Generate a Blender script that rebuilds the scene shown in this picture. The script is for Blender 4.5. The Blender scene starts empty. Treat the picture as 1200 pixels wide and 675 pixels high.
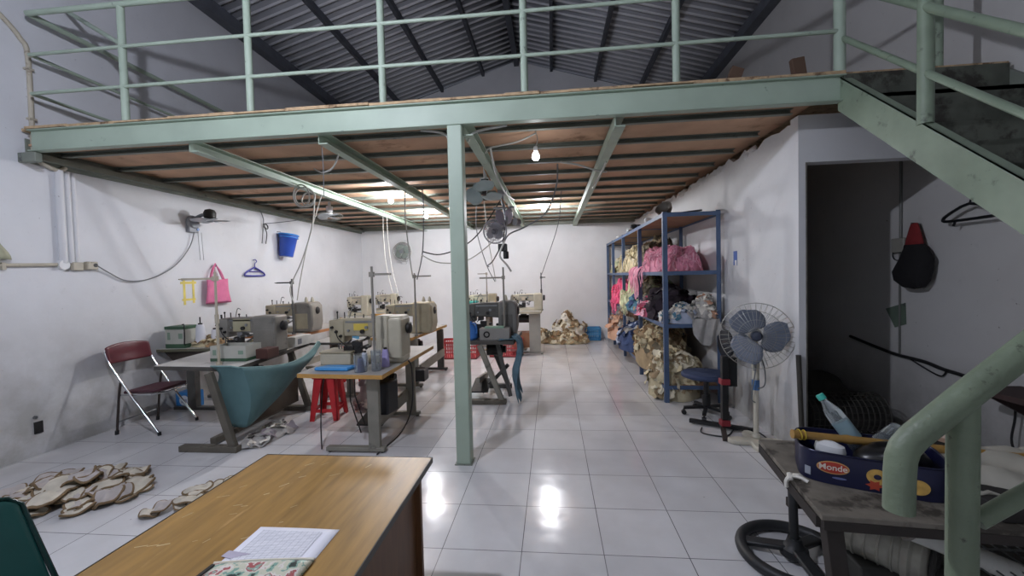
import bpy, bmesh, math, random
from mathutils import Vector, Matrix, Euler, noise
PI = math.pi
SC = bpy.context.scene
COL = SC.collection
ORG = {}
R0 = random.Random(7)

# ---------------------------------------------------------------- materials
def lin(c):
    return tuple((x/12.92 if x <= .04045 else ((x+.055)/1.055)**2.4) for x in c)
def rgb(h):
    h = h.lstrip('#')
    return lin(tuple(int(h[i:i+2], 16)/255 for i in (0, 2, 4)))
MATS = {}
def M(name, hexc, rough=.55, metal=0., var=.14, sc=5., bump=0., alpha=1., trans=0., dirt=None, dsc=3., dth=.62, spec=.5, stretch=None):
    if name in MATS: return MATS[name]
    m = bpy.data.materials.new(name); m.use_nodes = True
    nt = m.node_tree; n = nt.nodes; L = nt.links
    b = n['Principled BSDF']
    c = rgb(hexc)
    tc = n.new('ShaderNodeTexCoord'); src = tc.outputs['Object']
    if stretch:
        mp = n.new('ShaderNodeMapping'); mp.inputs['Scale'].default_value = stretch
        L.new(src, mp.inputs['Vector']); src = mp.outputs[0]
    nz = n.new('ShaderNodeTexNoise'); nz.inputs['Scale'].default_value = sc; nz.inputs['Detail'].default_value = 5
    L.new(src, nz.inputs['Vector'])
    mr = n.new('ShaderNodeMapRange'); mr.inputs[1].default_value = .3; mr.inputs[2].default_value = .7
    L.new(nz.outputs['Fac'], mr.inputs[0])
    mx = n.new('ShaderNodeMix'); mx.data_type = 'RGBA'
    mx.inputs[6].default_value = (*[x*(1-var) for x in c], 1); mx.inputs[7].default_value = (*[min(1, x*(1+var)) for x in c], 1)
    L.new(mr.outputs[0], mx.inputs[0])
    out = mx.outputs[2]
    if dirt:
        n2 = n.new('ShaderNodeTexNoise'); n2.inputs['Scale'].default_value = dsc; n2.inputs['Detail'].default_value = 8; n2.inputs['Roughness'].default_value = .65
        L.new(src, n2.inputs['Vector'])
        m2 = n.new('ShaderNodeMapRange'); m2.inputs[1].default_value = dth; m2.inputs[2].default_value = dth+.1
        L.new(n2.outputs['Fac'], m2.inputs[0])
        x2 = n.new('ShaderNodeMix'); x2.data_type = 'RGBA'
        L.new(m2.outputs[0], x2.inputs[0]); L.new(out, x2.inputs[6]); x2.inputs[7].default_value = (*rgb(dirt), 1)
        out = x2.outputs[2]
    L.new(out, b.inputs['Base Color'])
    b.inputs['Roughness'].default_value = rough; b.inputs['Metallic'].default_value = metal
    b.inputs['Specular IOR Level'].default_value = spec
    if trans: b.inputs['Transmission Weight'].default_value = trans; b.inputs['IOR'].default_value = 1.3
    if alpha < 1: b.inputs['Alpha'].default_value = alpha
    if bump:
        bp = n.new('ShaderNodeBump'); bp.inputs['Strength'].default_value = bump; bp.inputs['Distance'].default_value = .01
        n3 = n.new('ShaderNodeTexNoise'); n3.inputs['Scale'].default_value = sc*6; n3.inputs['Detail'].default_value = 4
        L.new(src, n3.inputs['Vector']); L.new(n3.outputs['Fac'], bp.inputs['Height']); L.new(bp.outputs[0], b.inputs['Normal'])
    MATS[name] = m
    return m
def emit(name, hexc, s):
    m = bpy.data.materials.new(name); m.use_nodes = True
    b = m.node_tree.nodes['Principled BSDF']
    b.inputs['Base Color'].default_value = (.8, .8, .8, 1)
    b.inputs['Emission Color'].default_value = (*rgb(hexc), 1); b.inputs['Emission Strength'].default_value = s
    return m

def wall_mat(name, base, low=None, lowz=1.0, seed=0., stain=.55):
    """painted plaster: cloudy grey wear, scuffs and, on the old walls, damp grime near the floor"""
    m = bpy.data.materials.new(name); m.use_nodes = True
    nt = m.node_tree; n = nt.nodes; L = nt.links; b = n['Principled BSDF']
    tc = n.new('ShaderNodeTexCoord'); mp = n.new('ShaderNodeMapping'); mp.inputs['Location'].default_value = (seed, seed*1.7, 0)
    L.new(tc.outputs['Object'], mp.inputs['Vector']); v = mp.outputs[0]
    def nz(sc, det=6, ro=.6):
        q = n.new('ShaderNodeTexNoise'); q.inputs['Scale'].default_value = sc; q.inputs['Detail'].default_value = det; q.inputs['Roughness'].default_value = ro
        L.new(v, q.inputs['Vector']); return q.outputs['Fac']
    def rng(s, a, c, lo=0., hi=1.):
        q = n.new('ShaderNodeMapRange'); q.inputs[1].default_value = a; q.inputs[2].default_value = c; q.inputs[3].default_value = lo; q.inputs[4].default_value = hi
        L.new(s, q.inputs[0]); return q.outputs[0]
    def mix(f, a, c):
        q = n.new('ShaderNodeMix'); q.data_type = 'RGBA'; L.new(f, q.inputs[0])
        for k, s in ((6, a), (7, c)):
            if isinstance(s, tuple): q.inputs[k].default_value = (*s, 1)
            else: L.new(s, q.inputs[k])
        return q.outputs[2]
    c = rgb(base)
    o = mix(rng(nz(.9), .35, .7), c, tuple(x*.88 for x in c))
    o = mix(rng(nz(7, 8, .7), .62, .74, 0, .35), o, tuple(x*.62 for x in c))
    o = mix(rng(nz(22, 4, .6), .71, .76, 0, stain), o, rgb('6b6862'))
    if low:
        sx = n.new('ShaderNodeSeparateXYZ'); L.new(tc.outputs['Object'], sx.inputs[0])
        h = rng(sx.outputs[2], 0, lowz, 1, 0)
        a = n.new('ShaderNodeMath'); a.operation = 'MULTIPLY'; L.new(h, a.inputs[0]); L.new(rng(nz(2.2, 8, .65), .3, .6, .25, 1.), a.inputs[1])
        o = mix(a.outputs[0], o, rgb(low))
    L.new(o, b.inputs['Base Color']); b.inputs['Roughness'].default_value = .75
    bp = n.new('ShaderNodeBump'); bp.inputs['Strength'].default_value = .25; bp.inputs['Distance'].default_value = .01
    L.new(nz(9, 6, .6), bp.inputs['Height']); L.new(bp.outputs[0], b.inputs['Normal'])
    return m

def tile_mat():
    m = bpy.data.materials.new('white_glazed_tiles'); m.use_nodes = True
    nt = m.node_tree; n = nt.nodes; L = nt.links; b = n['Principled BSDF']
    tc = n.new('ShaderNodeTexCoord')
    br = n.new('ShaderNodeTexBrick'); br.offset = 0; br.squash = 1
    br.inputs['Scale'].default_value = 1; br.inputs['Brick Width'].default_value = .5; br.inputs['Row Height'].default_value = .5
    br.inputs['Mortar Size'].default_value = .0028; br.inputs['Mortar Smooth'].default_value = .2; br.inputs['Bias'].default_value = 0
    br.inputs['Color1'].default_value = (*rgb('dcdcdd'), 1); br.inputs['Color2'].default_value = (*rgb('d5d5d7'), 1); br.inputs['Mortar'].default_value = (*rgb('4f5154'), 1)
    mp = n.new('ShaderNodeMapping'); mp.inputs['Location'].default_value = (.0, .0, 0)
    L.new(tc.outputs['Object'], mp.inputs[0]); L.new(mp.outputs[0], br.inputs['Vector'])
    def nz(sc, d=6, r=.6):
        q = n.new('ShaderNodeTexNoise'); q.inputs['Scale'].default_value = sc; q.inputs['Detail'].default_value = d; q.inputs['Roughness'].default_value = r
        L.new(tc.outputs['Object'], q.inputs['Vector']); return q.outputs['Fac']
    def rng(s, a, c, lo, hi):
        q = n.new('ShaderNodeMapRange'); q.inputs[1].default_value = a; q.inputs[2].default_value = c; q.inputs[3].default_value = lo; q.inputs[4].default_value = hi
        L.new(s, q.inputs[0]); return q.outputs[0]
    x = n.new('ShaderNodeMix'); x.data_type = 'RGBA'; L.new(rng(nz(1.6), .35, .75, 0, .5), x.inputs[0]); L.new(br.outputs['Color'], x.inputs[6]); x.inputs[7].default_value = (*rgb('b3b3b2'), 1)
    y = n.new('ShaderNodeMix'); y.data_type = 'RGBA'; L.new(rng(nz(9, 3, .5), .76, .79, 0, .75), y.inputs[0]); L.new(x.outputs[2], y.inputs[6]); y.inputs[7].default_value = (*rgb('6e675e'), 1)
    L.new(y.outputs[2], b.inputs['Base Color'])
    L.new(rng(nz(3), .3, .7, .10, .2), b.inputs['Roughness'])
    bp = n.new('ShaderNodeBump'); bp.inputs['Strength'].default_value = .12; bp.inputs['Distance'].default_value = .02
    L.new(nz(3.5, 2, .5), bp.inputs['Height']); L.new(bp.outputs[0], b.inputs['Normal'])
    return m

# ---------------------------------------------------------------- mesh collector (world coordinates)
def V(*a): return Vector(a)
def frame(d):
    d = d.normalized(); a = V(0, 0, 1) if abs(d.z) < .9 else V(1, 0, 0)
    u = d.cross(a).normalized(); return u, d.cross(u).normalized()
def smooth(pts, k=6):
    P = [Vector(p) for p in pts]; Q = []
    for i in range(len(P)-1):
        a, b, c, d = P[max(i-1, 0)], P[i], P[i+1], P[min(i+2, len(P)-1)]
        for j in range(k):
            t = j/k
            Q.append(.5*((2*b)+(c-a)*t+(2*a-5*b+4*c-d)*t*t+(3*b-a-3*c+d)*t**3))
    Q.append(P[-1]); return Q
class MB:
    def __init__(s): s.v = []; s.f = []; s.mi = []; s.m = 0
    def add(s, vs, fs):
        o = len(s.v); s.v += [Vector(p) for p in vs]
        for f in fs: s.f.append([i+o for i in f]); s.mi.append(s.m)
        return s
    def box(s, c, size, rot=None):
        c = Vector(c); h = [x/2 for x in size]; vs = []
        for x in (-1, 1):
            for y in (-1, 1):
                for z in (-1, 1):
                    p = V(x*h[0], y*h[1], z*h[2])
                    if rot is not None: p = rot @ p
                    vs.append(c+p)
        return s.add(vs, [(0, 1, 3, 2), (4, 6, 7, 5), (0, 4, 5, 1), (2, 3, 7, 6), (0, 2, 6, 4), (1, 5, 7, 3)])
    def bx(s, x0, x1, y0, y1, z0, z1): return s.box(((x0+x1)/2, (y0+y1)/2, (z0+z1)/2), (abs(x1-x0), abs(y1-y0), abs(z1-z0)))
    def bar(s, p0, p1, w, h, up=(0, 0, 1)):
        p0, p1 = Vector(p0), Vector(p1); d = (p1-p0); l = d.length; d.normalize(); up = Vector(up)
        u = d.cross(up)
        if u.length < 1e-4: u = d.cross(V(0, 1, 0))
        u.normalize(); w2 = u.cross(d)
        return s.box((p0+p1)/2, (l, w, h), Matrix((d, u, w2)).transposed())
    def cyl(s, p0, p1, r0, r1=None, n=16, cap=True):
        r1 = r0 if r1 is None else r1; p0, p1 = Vector(p0), Vector(p1); u, w = frame(p1-p0); vs = []
        for p, r in ((p0, r0), (p1, r1)):
            for i in range(n): a = 2*PI*i/n; vs.append(p+u*math.cos(a)*r+w*math.sin(a)*r)
        fs = [(i, (i+1) % n, n+(i+1) % n, n+i) for i in range(n)]
        if cap: fs += [tuple(range(n-1, -1, -1)), tuple(range(n, 2*n))]
        return s.add(vs, fs)
    def tube(s, pts, r, n=8, sm=0, flat=1., close=False):
        P = smooth(pts, sm) if sm else [Vector(p) for p in pts]
        vs = []; N = len(P); u = None
        for i, p in enumerate(P):
            if close: d = P[(i+1) % N]-P[i-1]
            else: d = P[min(i+1, N-1)]-P[max(i-1, 0)]
            if d.length < 1e-7: d = V(0, 0, 1)
            d.normalize()
            if u is None: u, w = frame(d)
            else:
                u = (u-d*u.dot(d)); u = u.normalized() if u.length > 1e-5 else frame(d)[0]; w = d.cross(u)
            rr = r[i*len(r)//N] if isinstance(r, (list, tuple)) else r
            for k in range(n): a = 2*PI*k/n; vs.append(p+u*math.cos(a)*rr+w*math.sin(a)*rr*flat)
        fs = []
        for i in range(N if close else N-1):
            j = (i+1) % N
            for k in range(n): fs.append((i*n+k, i*n+(k+1) % n, j*n+(k+1) % n, j*n+k))
        if not close: fs += [tuple(range(n-1, -1, -1)), tuple(range((N-1)*n, N*n))]
        return s.add(vs, fs)
    def ring(s, c, R, r, axis=(0, 0, 1), n=40, m=8, flat=1.):
        c = Vector(c); u, w = frame(Vector(axis))
        return s.tube([c+u*math.cos(2*PI*i/n)*R+w*math.sin(2*PI*i/n)*R for i in range(n)], r, m, close=True, flat=flat)
    def sph(s, c, r, sc=(1, 1, 1), n=16, m=10, jit=None):
        c = Vector(c); vs = []
        for i in range(m+1):
            t = PI*i/m
            for k in range(n):
                a = 2*PI*k/n; p = V(math.sin(t)*math.cos(a)*sc[0], math.sin(t)*math.sin(a)*sc[1], math.cos(t)*sc[2])*r
                if jit: p *= 1+jit*noise.noise((c+p)*(2.2/r*.5))
                vs.append(c+p)
        return s.add(vs, [(i*n+k, i*n+(k+1) % n, (i+1)*n+(k+1) % n, (i+1)*n+k) for i in range(m) for k in range(n)])
    def lathe(s, c, prof, n=24, axis=(0, 0, 1)):
        c = Vector(c); ax = Vector(axis).normalized(); u, w = frame(ax); vs = []
        for r, z in prof:
            for k in range(n): a = 2*PI*k/n; vs.append(c+ax*z+u*math.cos(a)*r+w*math.sin(a)*r)
        N = len(prof)
        return s.add(vs, [(i*n+k, i*n+(k+1) % n, (i+1)*n+(k+1) % n, (i+1)*n+k) for i in range(N-1) for k in range(n)] + [tuple(range(n-1, -1, -1)), tuple(range((N-1)*n, N*n))])
    def prism(s, pts, vec):
        P = [Vector(p) for p in pts]; n = len(P); vec = Vector(vec)
        return s.add(P+[p+vec for p in P], [tuple(range(n-1, -1, -1)), tuple(range(n, 2*n))]+[(i, (i+1) % n, n+(i+1) % n, n+i) for i in range(n)])
    def grid(s, fn, nu, nv):
        vs = [fn(i/nu, j/nv) for i in range(nu+1) for j in range(nv+1)]
        return s.add(vs, [(i*(nv+1)+j, (i+1)*(nv+1)+j, (i+1)*(nv+1)+j+1, i*(nv+1)+j+1) for i in range(nu) for j in range(nv)])
    def build(s, name, mats, parent=None, o=None, bevel=0., solid=0., sharp=40, label=None, sub=0):
        org = ORG[parent.name] if parent else Vector(o or (0, 0, 0))
        me = bpy.data.meshes.new(name); me.from_pydata([p-org for p in s.v], [], s.f)
        for m in (mats if isinstance(mats, (list, tuple)) else [mats]): me.materials.append(m)
        me.polygons.foreach_set('material_index', s.mi); me.polygons.foreach_set('use_smooth', [True]*len(s.f))
        bm = bmesh.new(); bm.from_mesh(me); bmesh.ops.recalc_face_normals(bm, faces=bm.faces); bm.to_mesh(me); bm.free()
        me.set_sharp_from_angle(angle=math.radians(sharp)); me.update()
        ob = bpy.data.objects.new(name, me); COL.objects.link(ob); ORG[ob.name] = org
        if parent: ob.parent = parent
        else: ob.location = org
        if solid:
            q = ob.modifiers.new('thick', 'SOLIDIFY'); q.thickness = solid; q.offset = 0
        if sub:
            q = ob.modifiers.new('sub', 'SUBSURF'); q.levels = sub; q.render_levels = sub
        if bevel:
            q = ob.modifiers.new('bevel', 'BEVEL'); q.width = bevel; q.segments = 2; q.limit_method = 'ANGLE'; q.angle_limit = .7
        if label: ob['label'] = label
        return ob
def tag(o, label, cat, group=None, kind=None):
    o['label'] = label; o['category'] = cat
    if group: o['group'] = group
    if kind: o['kind'] = kind
    return o
def thing(name, label, cat, o, group=None):
    e = bpy.data.objects.new(name, None); COL.objects.link(e); e.location = o; e.empty_display_size = .1
    ORG[e.name] = Vector(o); return tag(e, label, cat, group)
def struct(mb, name, mats, **k):
    ob = mb.build(name, mats, **k)
    if not k.get('parent'): ob['kind'] = 'structure'
    return ob
def dup(root, loc, label=None, rz=0.):
    r = root.copy(); COL.objects.link(r); r.location = loc; r.rotation_euler = (0, 0, rz)
    if label: r['label'] = label
    for ch in list(root.children):
        c = ch.copy(); COL.objects.link(c); c.parent = r
        for g in list(ch.children):
            d = g.copy(); COL.objects.link(d); d.parent = c
    return r

# ---------------------------------------------------------------- palette
green = M('mint_green_painted_steel', 'a3b3a2', .5, var=.08, sc=3, dirt='55605a', dsc=9, dth=.66, bump=.05)
green_d = M('dark_grey_green_steel', '7a8076', .55, var=.12, dirt='4a4f4c', dsc=6, dth=.62)
green_p = M('chipped_green_pipe_paint', '6a7661', .5, var=.16, sc=9, dirt='33322b', dsc=30, dth=.62, bump=.25)
ply = M('raw_plywood', 'c09c80', .8, var=.16, sc=2.5, dirt='8a6a50', dsc=2, dth=.58)
ply_edge = M('rough_board_edge', 'b99f7d', .9, var=.25, sc=14, dirt='6d553f', dsc=9, dth=.55)
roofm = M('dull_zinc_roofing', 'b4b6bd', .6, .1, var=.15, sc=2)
roofr = M('highlit_zinc_ribs', 'eef0f4', .45, .1, var=.05)  # lighter colour paints the glossy highlight along the ribs
purl = M('dark_purlin_steel', '5c6068', .7, var=.15)
blackm = M('black_plastic', '17181a', .45, var=.2)
green_s = M('shaded_green_stair_paint', '7d8c78', .5, var=.12, sc=5, dirt='474c42', dsc=9, dth=.6, bump=.08)  # the green paint darkened to hold the weaker light on the stairs
dark = M('dark_grease_metal', '2b2a29', .5, .3, var=.3, sc=12)
steel = M('worn_steel', '8d8f90', .35, .8, var=.15, sc=9)
chrome = M('chrome_tube', 'd0d2d4', .12, 1., var=.03)
rackblue = M('blue_painted_rack_steel', '4b5f7e', .5, var=.14, sc=6, dirt='39424e', dsc=8, dth=.66)
grey_leg = M('grey_green_machine_stand', '827f74', .6, var=.15, sc=5, dirt='5c5a52', dsc=8, dth=.6)
beige = M('beige_machine_enamel', '9f977f', .4, var=.1, sc=7, dirt='6d6656', dsc=11, dth=.64)
beige_l = M('light_machine_enamel', 'b4ae9b', .4, var=.08, sc=7, dirt='8a8370', dsc=11, dth=.66)
grey_m = M('grey_machine_enamel', '7d7a72', .45, var=.12, sc=6, dirt='5c5850', dsc=9, dth=.6)
dark_m = M('dark_machine_enamel', '53524e', .45, var=.15, sc=6, dirt='33322f', dsc=9, dth=.58)
yellowl = M('faded_yellow_plate', 'c8b24e', .5, var=.1)
white_lam = M('white_laminate', 'c6c5c0', .35, var=.08, sc=4, dirt='96938b', dsc=5, dth=.6)
grey_lam = M('grey_laminate', 'a3a19b', .4, var=.1, sc=4, dirt='7a766e', dsc=6, dth=.58)
ply_y = M('yellow_varnished_edge', 'b98d4b', .45, var=.16, sc=20, stretch=(1, 1, 12))
dark_edge = M('dark_table_edge', '4a4742', .6, var=.15)
whitep = M('white_plastic', 'dfe1e2', .4, var=.05)
greyp = M('grey_plastic', '8b9096', .45, var=.1)
redp = M('red_plastic', 'c02a30', .35, var=.1, sc=8)
redc = M('faded_red_crate_plastic', 'b04348', .45, var=.12, sc=8)
bluep = M('blue_plastic', '2f62b4', .4, var=.1)
cable_b = M('black_cable', '1f1f20', .5, var=.1)
cable_w = M('off_white_cable', 'b9bab4', .5, var=.1)
cable_g = M('grey_cable', '6f7274', .5, var=.1)
conduit = M('cream_conduit', 'b8b1a0', .5, var=.12, dirt='85796a', dsc=10, dth=.58)
paint_white = wall_mat('white_plaster', 'e0e1e3', seed=3.)
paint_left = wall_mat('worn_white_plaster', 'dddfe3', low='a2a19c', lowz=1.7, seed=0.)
paint_far = wall_mat('dimmed_grimy_side_plaster', 'c6c5c2', low='85837e', lowz=.9, seed=13., stain=1.)  # stained plaster, its base also darkened for the weaker light at right
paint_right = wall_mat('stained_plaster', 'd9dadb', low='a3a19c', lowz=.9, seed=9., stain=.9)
paint_back = wall_mat('back_white_plaster', 'e9eaec', seed=5.)
tiles = tile_mat()
# ================================================================ SETTING
XL, XR, YB, YF, XP, YP = -4.52, 4.35, 8.5, -5.2, 2.9, 1.5
ZE, ZR, XRG = 5.96, 7.3, -.09
m = MB(); m.bx(XL-.1, XR+.1, YF-.1, YB+.1, -.12, 0); struct(m, 'floor', tiles)
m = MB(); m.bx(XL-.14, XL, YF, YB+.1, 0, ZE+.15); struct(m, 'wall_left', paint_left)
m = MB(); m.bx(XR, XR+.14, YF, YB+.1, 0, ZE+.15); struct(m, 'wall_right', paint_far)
m = MB(); m.prism([(XL-.14, YB, 0), (XR+.14, YB, 0), (XR+.14, YB, ZE), (XRG, YB, ZR+.05), (XL-.14, YB, ZE)], (0, .14, 0)); struct(m, 'wall_back', paint_back)
m = MB(); m.prism([(XL-.14, YF, 0), (XR+.14, YF, 0), (XR+.14, YF, ZE), (XRG, YF, ZR+.05), (XL-.14, YF, ZE)], (0, -.14, 0)); struct(m, 'wall_front', paint_back)
# inner partition: long side wall under the mezzanine with a ragged plaster top, and the short front with the doorway
r = random.Random(3); m = MB()
ys = [YP+i*.14 for i in range(51)]
top = [3.03+r.uniform(-.05, .05) for _ in ys]
wx = lambda y: XP+.045-.011*(y-YP)
poly = [(wx(ys[0]), ys[0], 0)]+[(wx(y), y, z) for y, z in zip(ys, top)]+[(wx(ys[-1]), ys[-1], 0)]
m.prism(poly, (.065, 0, 0))
for i in range(3, 46):                              # lumps of rough mortar along the top edge
    if r.random() < .75: m.sph((wx(ys[i])+.02, ys[i], 3.0), .07, (.5, 1.2, .8), 8, 6, jit=.5)
m.bx(XP+.045, XP+.105, YP-.02, YP+.1, 0, 3.07)
m.bx(XP+.105, XR, YP-.02, YP+.1, 2.65, 3.07)
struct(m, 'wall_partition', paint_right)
m = MB(); m.bx(XP+.08, XR, 4.2, 4.3, 0, 3.05); struct(m, 'wall_recess', M('shade_dark_plaster', '55534f', .85, var=.2, sc=2))  # darkness of the unlit recess is put into this plaster colour
m = MB(); m.bx(XP+.105, XP+.117, YP-.022, YP+.102, 0, 2.65); struct(m, 'trim_1', M('raw_cement_jamb', '6b675e', .9, var=.3, sc=14))

# roof: ribbed zinc sheets on both slopes, hung on steel purlins
m = MB()
prof = []
y = YF
while y < YB:
    prof += [(y, 0), (y+.145, 0), (y+.155, -.028), (y+.185, -.028), (y+.195, 0)]; y += .195
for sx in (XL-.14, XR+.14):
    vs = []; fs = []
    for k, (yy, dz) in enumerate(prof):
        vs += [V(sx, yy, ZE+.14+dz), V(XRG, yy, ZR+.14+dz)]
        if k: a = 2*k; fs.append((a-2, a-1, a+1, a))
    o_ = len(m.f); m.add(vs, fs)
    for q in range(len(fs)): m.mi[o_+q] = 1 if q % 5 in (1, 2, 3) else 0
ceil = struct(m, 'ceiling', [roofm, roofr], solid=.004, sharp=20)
def roof_z(x): return ZR-(ZR-ZE)*abs(x-XRG)/((XRG-XL) if x < XRG else (XR-XRG))
for x in (-3.25, -2.1, -.98, .82, 1.95, 3.05):
    m = MB(); z = roof_z(x)+.05; m.bx(x-.035, x+.035, YF, YB, z-.07, z+.06); m.build('purlin', purl, ceil)
m = MB(); m.bx(XRG-.06, XRG+.06, YF, YB, ZR-.09, ZR+.07); m.build('ridge_beam', purl, ceil)
for x in (XL+.08, XR-.08):
    m = MB(); m.bx(x-.09, x+.09, YF, YB, ZE-.1, ZE+.08); m.build('eave_beam', purl, ceil)

# ================================================================ MEZZANINE
mz = thing('mezzanine', 'green steel mezzanine platform with plywood deck carried on one slim post', 'mezzanine', (-.11, 1.2, 0))
m = MB(); m.bx(XL+.02, XR-.02, 1.17, YB-.02, 3.262, 3.288); m.build('deck', ply_edge, mz)
m = MB(); m.bx(XL+.02, XP+.12, 1.22, YB-.02, 3.13, 3.15); m.build('plywood_underside', ply, mz)
m = MB(); rr = random.Random(5)
x = XL+.1
while x < 3.12:
    w = rr.uniform(.25, .6); e = min(3.12, x+w); d = rr.uniform(0, .02)
    m.bx(x, e, 1.12+d, 1.169, 3.264+rr.uniform(0, .006), 3.287+rr.uniform(-.004, .006)); x = e
m.build('deck_edge', ply_edge, mz)
m = MB(); X0, X1 = XL+.13, 3.12
m.bx(X0, X1, 1.165, 1.175, 3.055, 3.26); m.bx(X0, X1, 1.13, 1.21, 3.05, 3.062); m.bx(X0, X1, 1.13, 1.21, 3.25, 3.262); m.build('front_beam', green, mz, bevel=.004)
m = MB(); m.bx(XL, XL+.20, 1.14, 1.2, 2.95, 3.045); m.build('wall_bracket', green_d, mz, bevel=.006)
m = MB(); m.bx(-.177, -.043, 1.135, 1.265, 0, 3.052); m.build('post', green, mz, bevel=.012)
m = MB(); m.bx(-.19, -.03, 1.12, 1.28, 0, .008); m.build('post_foot', green_d, mz)
for k in range(12):
    y = 1.5+.585*k; m = MB()
    m.bx(XL+.02, XP-.01, y-.003, y+.003, 3.085, 3.128); m.bx(XL+.02, XP-.01, y-.045, y+.003, 3.08, 3.087); m.bx(XL+.02, XP-.01, y-.045, y, 3.122, 3.129)
    m.build('joist', green_d, mz)
for x in (-2.68, -1.37, 0.0, 1.34):
    m = MB(); m.bx(x-.045, x-.037, 1.2, YB, 2.975, 3.08); m.bx(x-.045, x+.045, 1.2, YB, 2.97, 2.98); m.bx(x-.045, x+.045, 1.2, YB, 3.066, 3.076); m.build('support_beam', green, mz)
m = MB(); m.bx(XL+.005, XL+.1, 1.2, YB, 3.0, 3.06); m.bx(XL+.005, XL+.02, 1.2, YB, 2.96, 3.2); m.build('wall_ledger', green_d, mz)
m = MB(); m.bx(XL+.02, XP, YB-.1, YB-.005, 3.02, 3.2); m.build('wall_ledger', green_d, mz)
# railing
rl = thing('guard_railing', 'thin green pipe railing along the front edge of the mezzanine', 'railing', (-.11, 1.2, 3.288))
for x in (-3.36, -2.06, -.77, .52, 1.81, 3.1):
    m = MB(); m.cyl((x, 1.185, 3.288), (x, 1.185, 4.4), .032 if x < 3 else .042); m.build('railing_post', green, rl)
for z, rad in ((3.62, .017), (4.0, .017), (4.4, .027)):
    m = MB(); m.tube([(3.1, 1.17, z), (XL+.16, 1.17, z)], rad, 10); m.build('front_rail', green, rl)
    m = MB(); m.tube([(XL+.16, 1.17, z), (XL+.1, 5.5, z)], rad, 10); m.build('side_rail', green, rl)
m = MB(); m.tube([(-3.37, 1.2, 4.03), (XL+.02, 1.6, 4.72)], .022, 10); m.build('brace', green, rl)

# ================================================================ STAIRS
st = thing('staircase', 'dark green steel staircase climbing along the right wall to the mezzanine', 'staircase', (3.7, -.1, 1.3))
sl = .853                                         # rise per metre of run
def sz(y): return 3.2-(1.2-y)*sl
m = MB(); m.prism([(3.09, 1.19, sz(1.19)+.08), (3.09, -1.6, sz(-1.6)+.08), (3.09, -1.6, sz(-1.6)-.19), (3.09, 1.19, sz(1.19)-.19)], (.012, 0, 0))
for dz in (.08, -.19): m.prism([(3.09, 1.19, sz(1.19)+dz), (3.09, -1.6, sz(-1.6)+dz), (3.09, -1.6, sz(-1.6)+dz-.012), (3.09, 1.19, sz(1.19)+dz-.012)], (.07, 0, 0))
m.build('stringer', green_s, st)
m = MB(); m.prism([(4.3, 1.19, sz(1.19)+.06), (4.3, -1.6, sz(-1.6)+.06), (4.3, -1.6, sz(-1.6)-.17), (4.3, 1.19, sz(1.19)-.17)], (.04, 0, 0)); m.build('stringer', green_d, st)
stepm = M('dark_steel_treads', '55594f', .75, var=.25, sc=7, dirt='33302a', dsc=5, dth=.5)
for k in range(12):
    z = 3.0-.19*(k+.0); y = 1.15-.222*k
    m = MB(); m.bx(3.105, 4.34, y-.25, y+.02, z-.03, z); m.bx(3.105, 4.34, y-.25, y-.242, z-.22, z-.0)
    if k == 0: m.bx(3.105, 4.30, 1.135, 1.145, 2.97, 3.26)
    m.build('step', stepm, st)
m = MB()
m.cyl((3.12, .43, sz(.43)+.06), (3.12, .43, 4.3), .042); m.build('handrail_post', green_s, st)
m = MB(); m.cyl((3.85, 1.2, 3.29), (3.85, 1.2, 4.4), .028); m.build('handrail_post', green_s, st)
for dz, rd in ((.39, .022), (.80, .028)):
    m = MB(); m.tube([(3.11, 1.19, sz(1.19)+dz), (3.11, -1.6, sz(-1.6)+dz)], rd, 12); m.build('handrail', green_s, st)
# free end of the lower handrail
hr = thing('stair_handrail', 'thick chipped green handrail with its end bent down, nearest the camera at right', 'handrail', (1.62, -1.62, 0))
yh = -1.62
m = MB(); m.tube([(1.384, yh, 1.228), (1.385, yh, 1.30), (1.387, yh, 1.33), (1.394, yh, 1.352), (1.41, yh, 1.372), (1.45, yh, 1.408), (1.499, yh, 1.452), (2.5, yh, 2.32)], .0245, 20); m.build('rail', green_p, hr)
m = MB(); m.cyl((1.503, yh+.008, 0), (1.503, yh+.008, 1.452), .0235, n=20); m.build('post', green_p, hr)
m = MB(); m.tube([(1.53, yh+.01, 1.205), (2.5, yh+.01, 1.85)], .016, 14); m.build('mid_rail', green_p, hr)
m = MB(); m.cyl((2.48, yh+.008, 0), (2.48, yh+.008, 2.3), .0235, n=20); m.build('post', green_p, hr)

# ================================================================ CAMERA AND LIGHT
f, pit, yaw, rol, cx, cy, ch = 481.276, .0300884, .0980352, -.0252453, 1.44790*.5, -4.945447*.5, 3.40503*.5
Ry = Matrix.Rotation(yaw, 3, 'Z')
fw = Ry @ V(0, math.cos(pit), -math.sin(pit)); rt = Ry @ V(1, 0, 0); up = Ry @ V(0, math.sin(pit), math.cos(pit))
r2 = rt*math.cos(rol)+up*math.sin(rol); u2 = up*math.cos(rol)-rt*math.sin(rol)
cam = bpy.data.cameras.new('camera'); cam.sensor_width = 36; cam.sensor_fit = 'HORIZONTAL'; cam.lens = f/1200*36; cam.clip_start = .02
co = bpy.data.objects.new('camera', cam); COL.objects.link(co)
mw = Matrix((r2, u2, -fw)).transposed().to_4x4(); mw.translation = (cx, cy, ch); co.matrix_world = mw
SC.camera = co
w = bpy.data.worlds.new('world'); SC.world = w; w.use_nodes = True
w.node_tree.nodes['Background'].inputs[0].default_value = (.6, .7, .9, 1); w.node_tree.nodes['Background'].inputs[1].default_value = .05
SC.view_settings.view_transform = 'Standard'; SC.view_settings.look = 'None'; SC.view_settings.gamma = 1; SC.view_settings.exposure = -.1
SC.view_settings.use_curve_mapping = False
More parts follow.
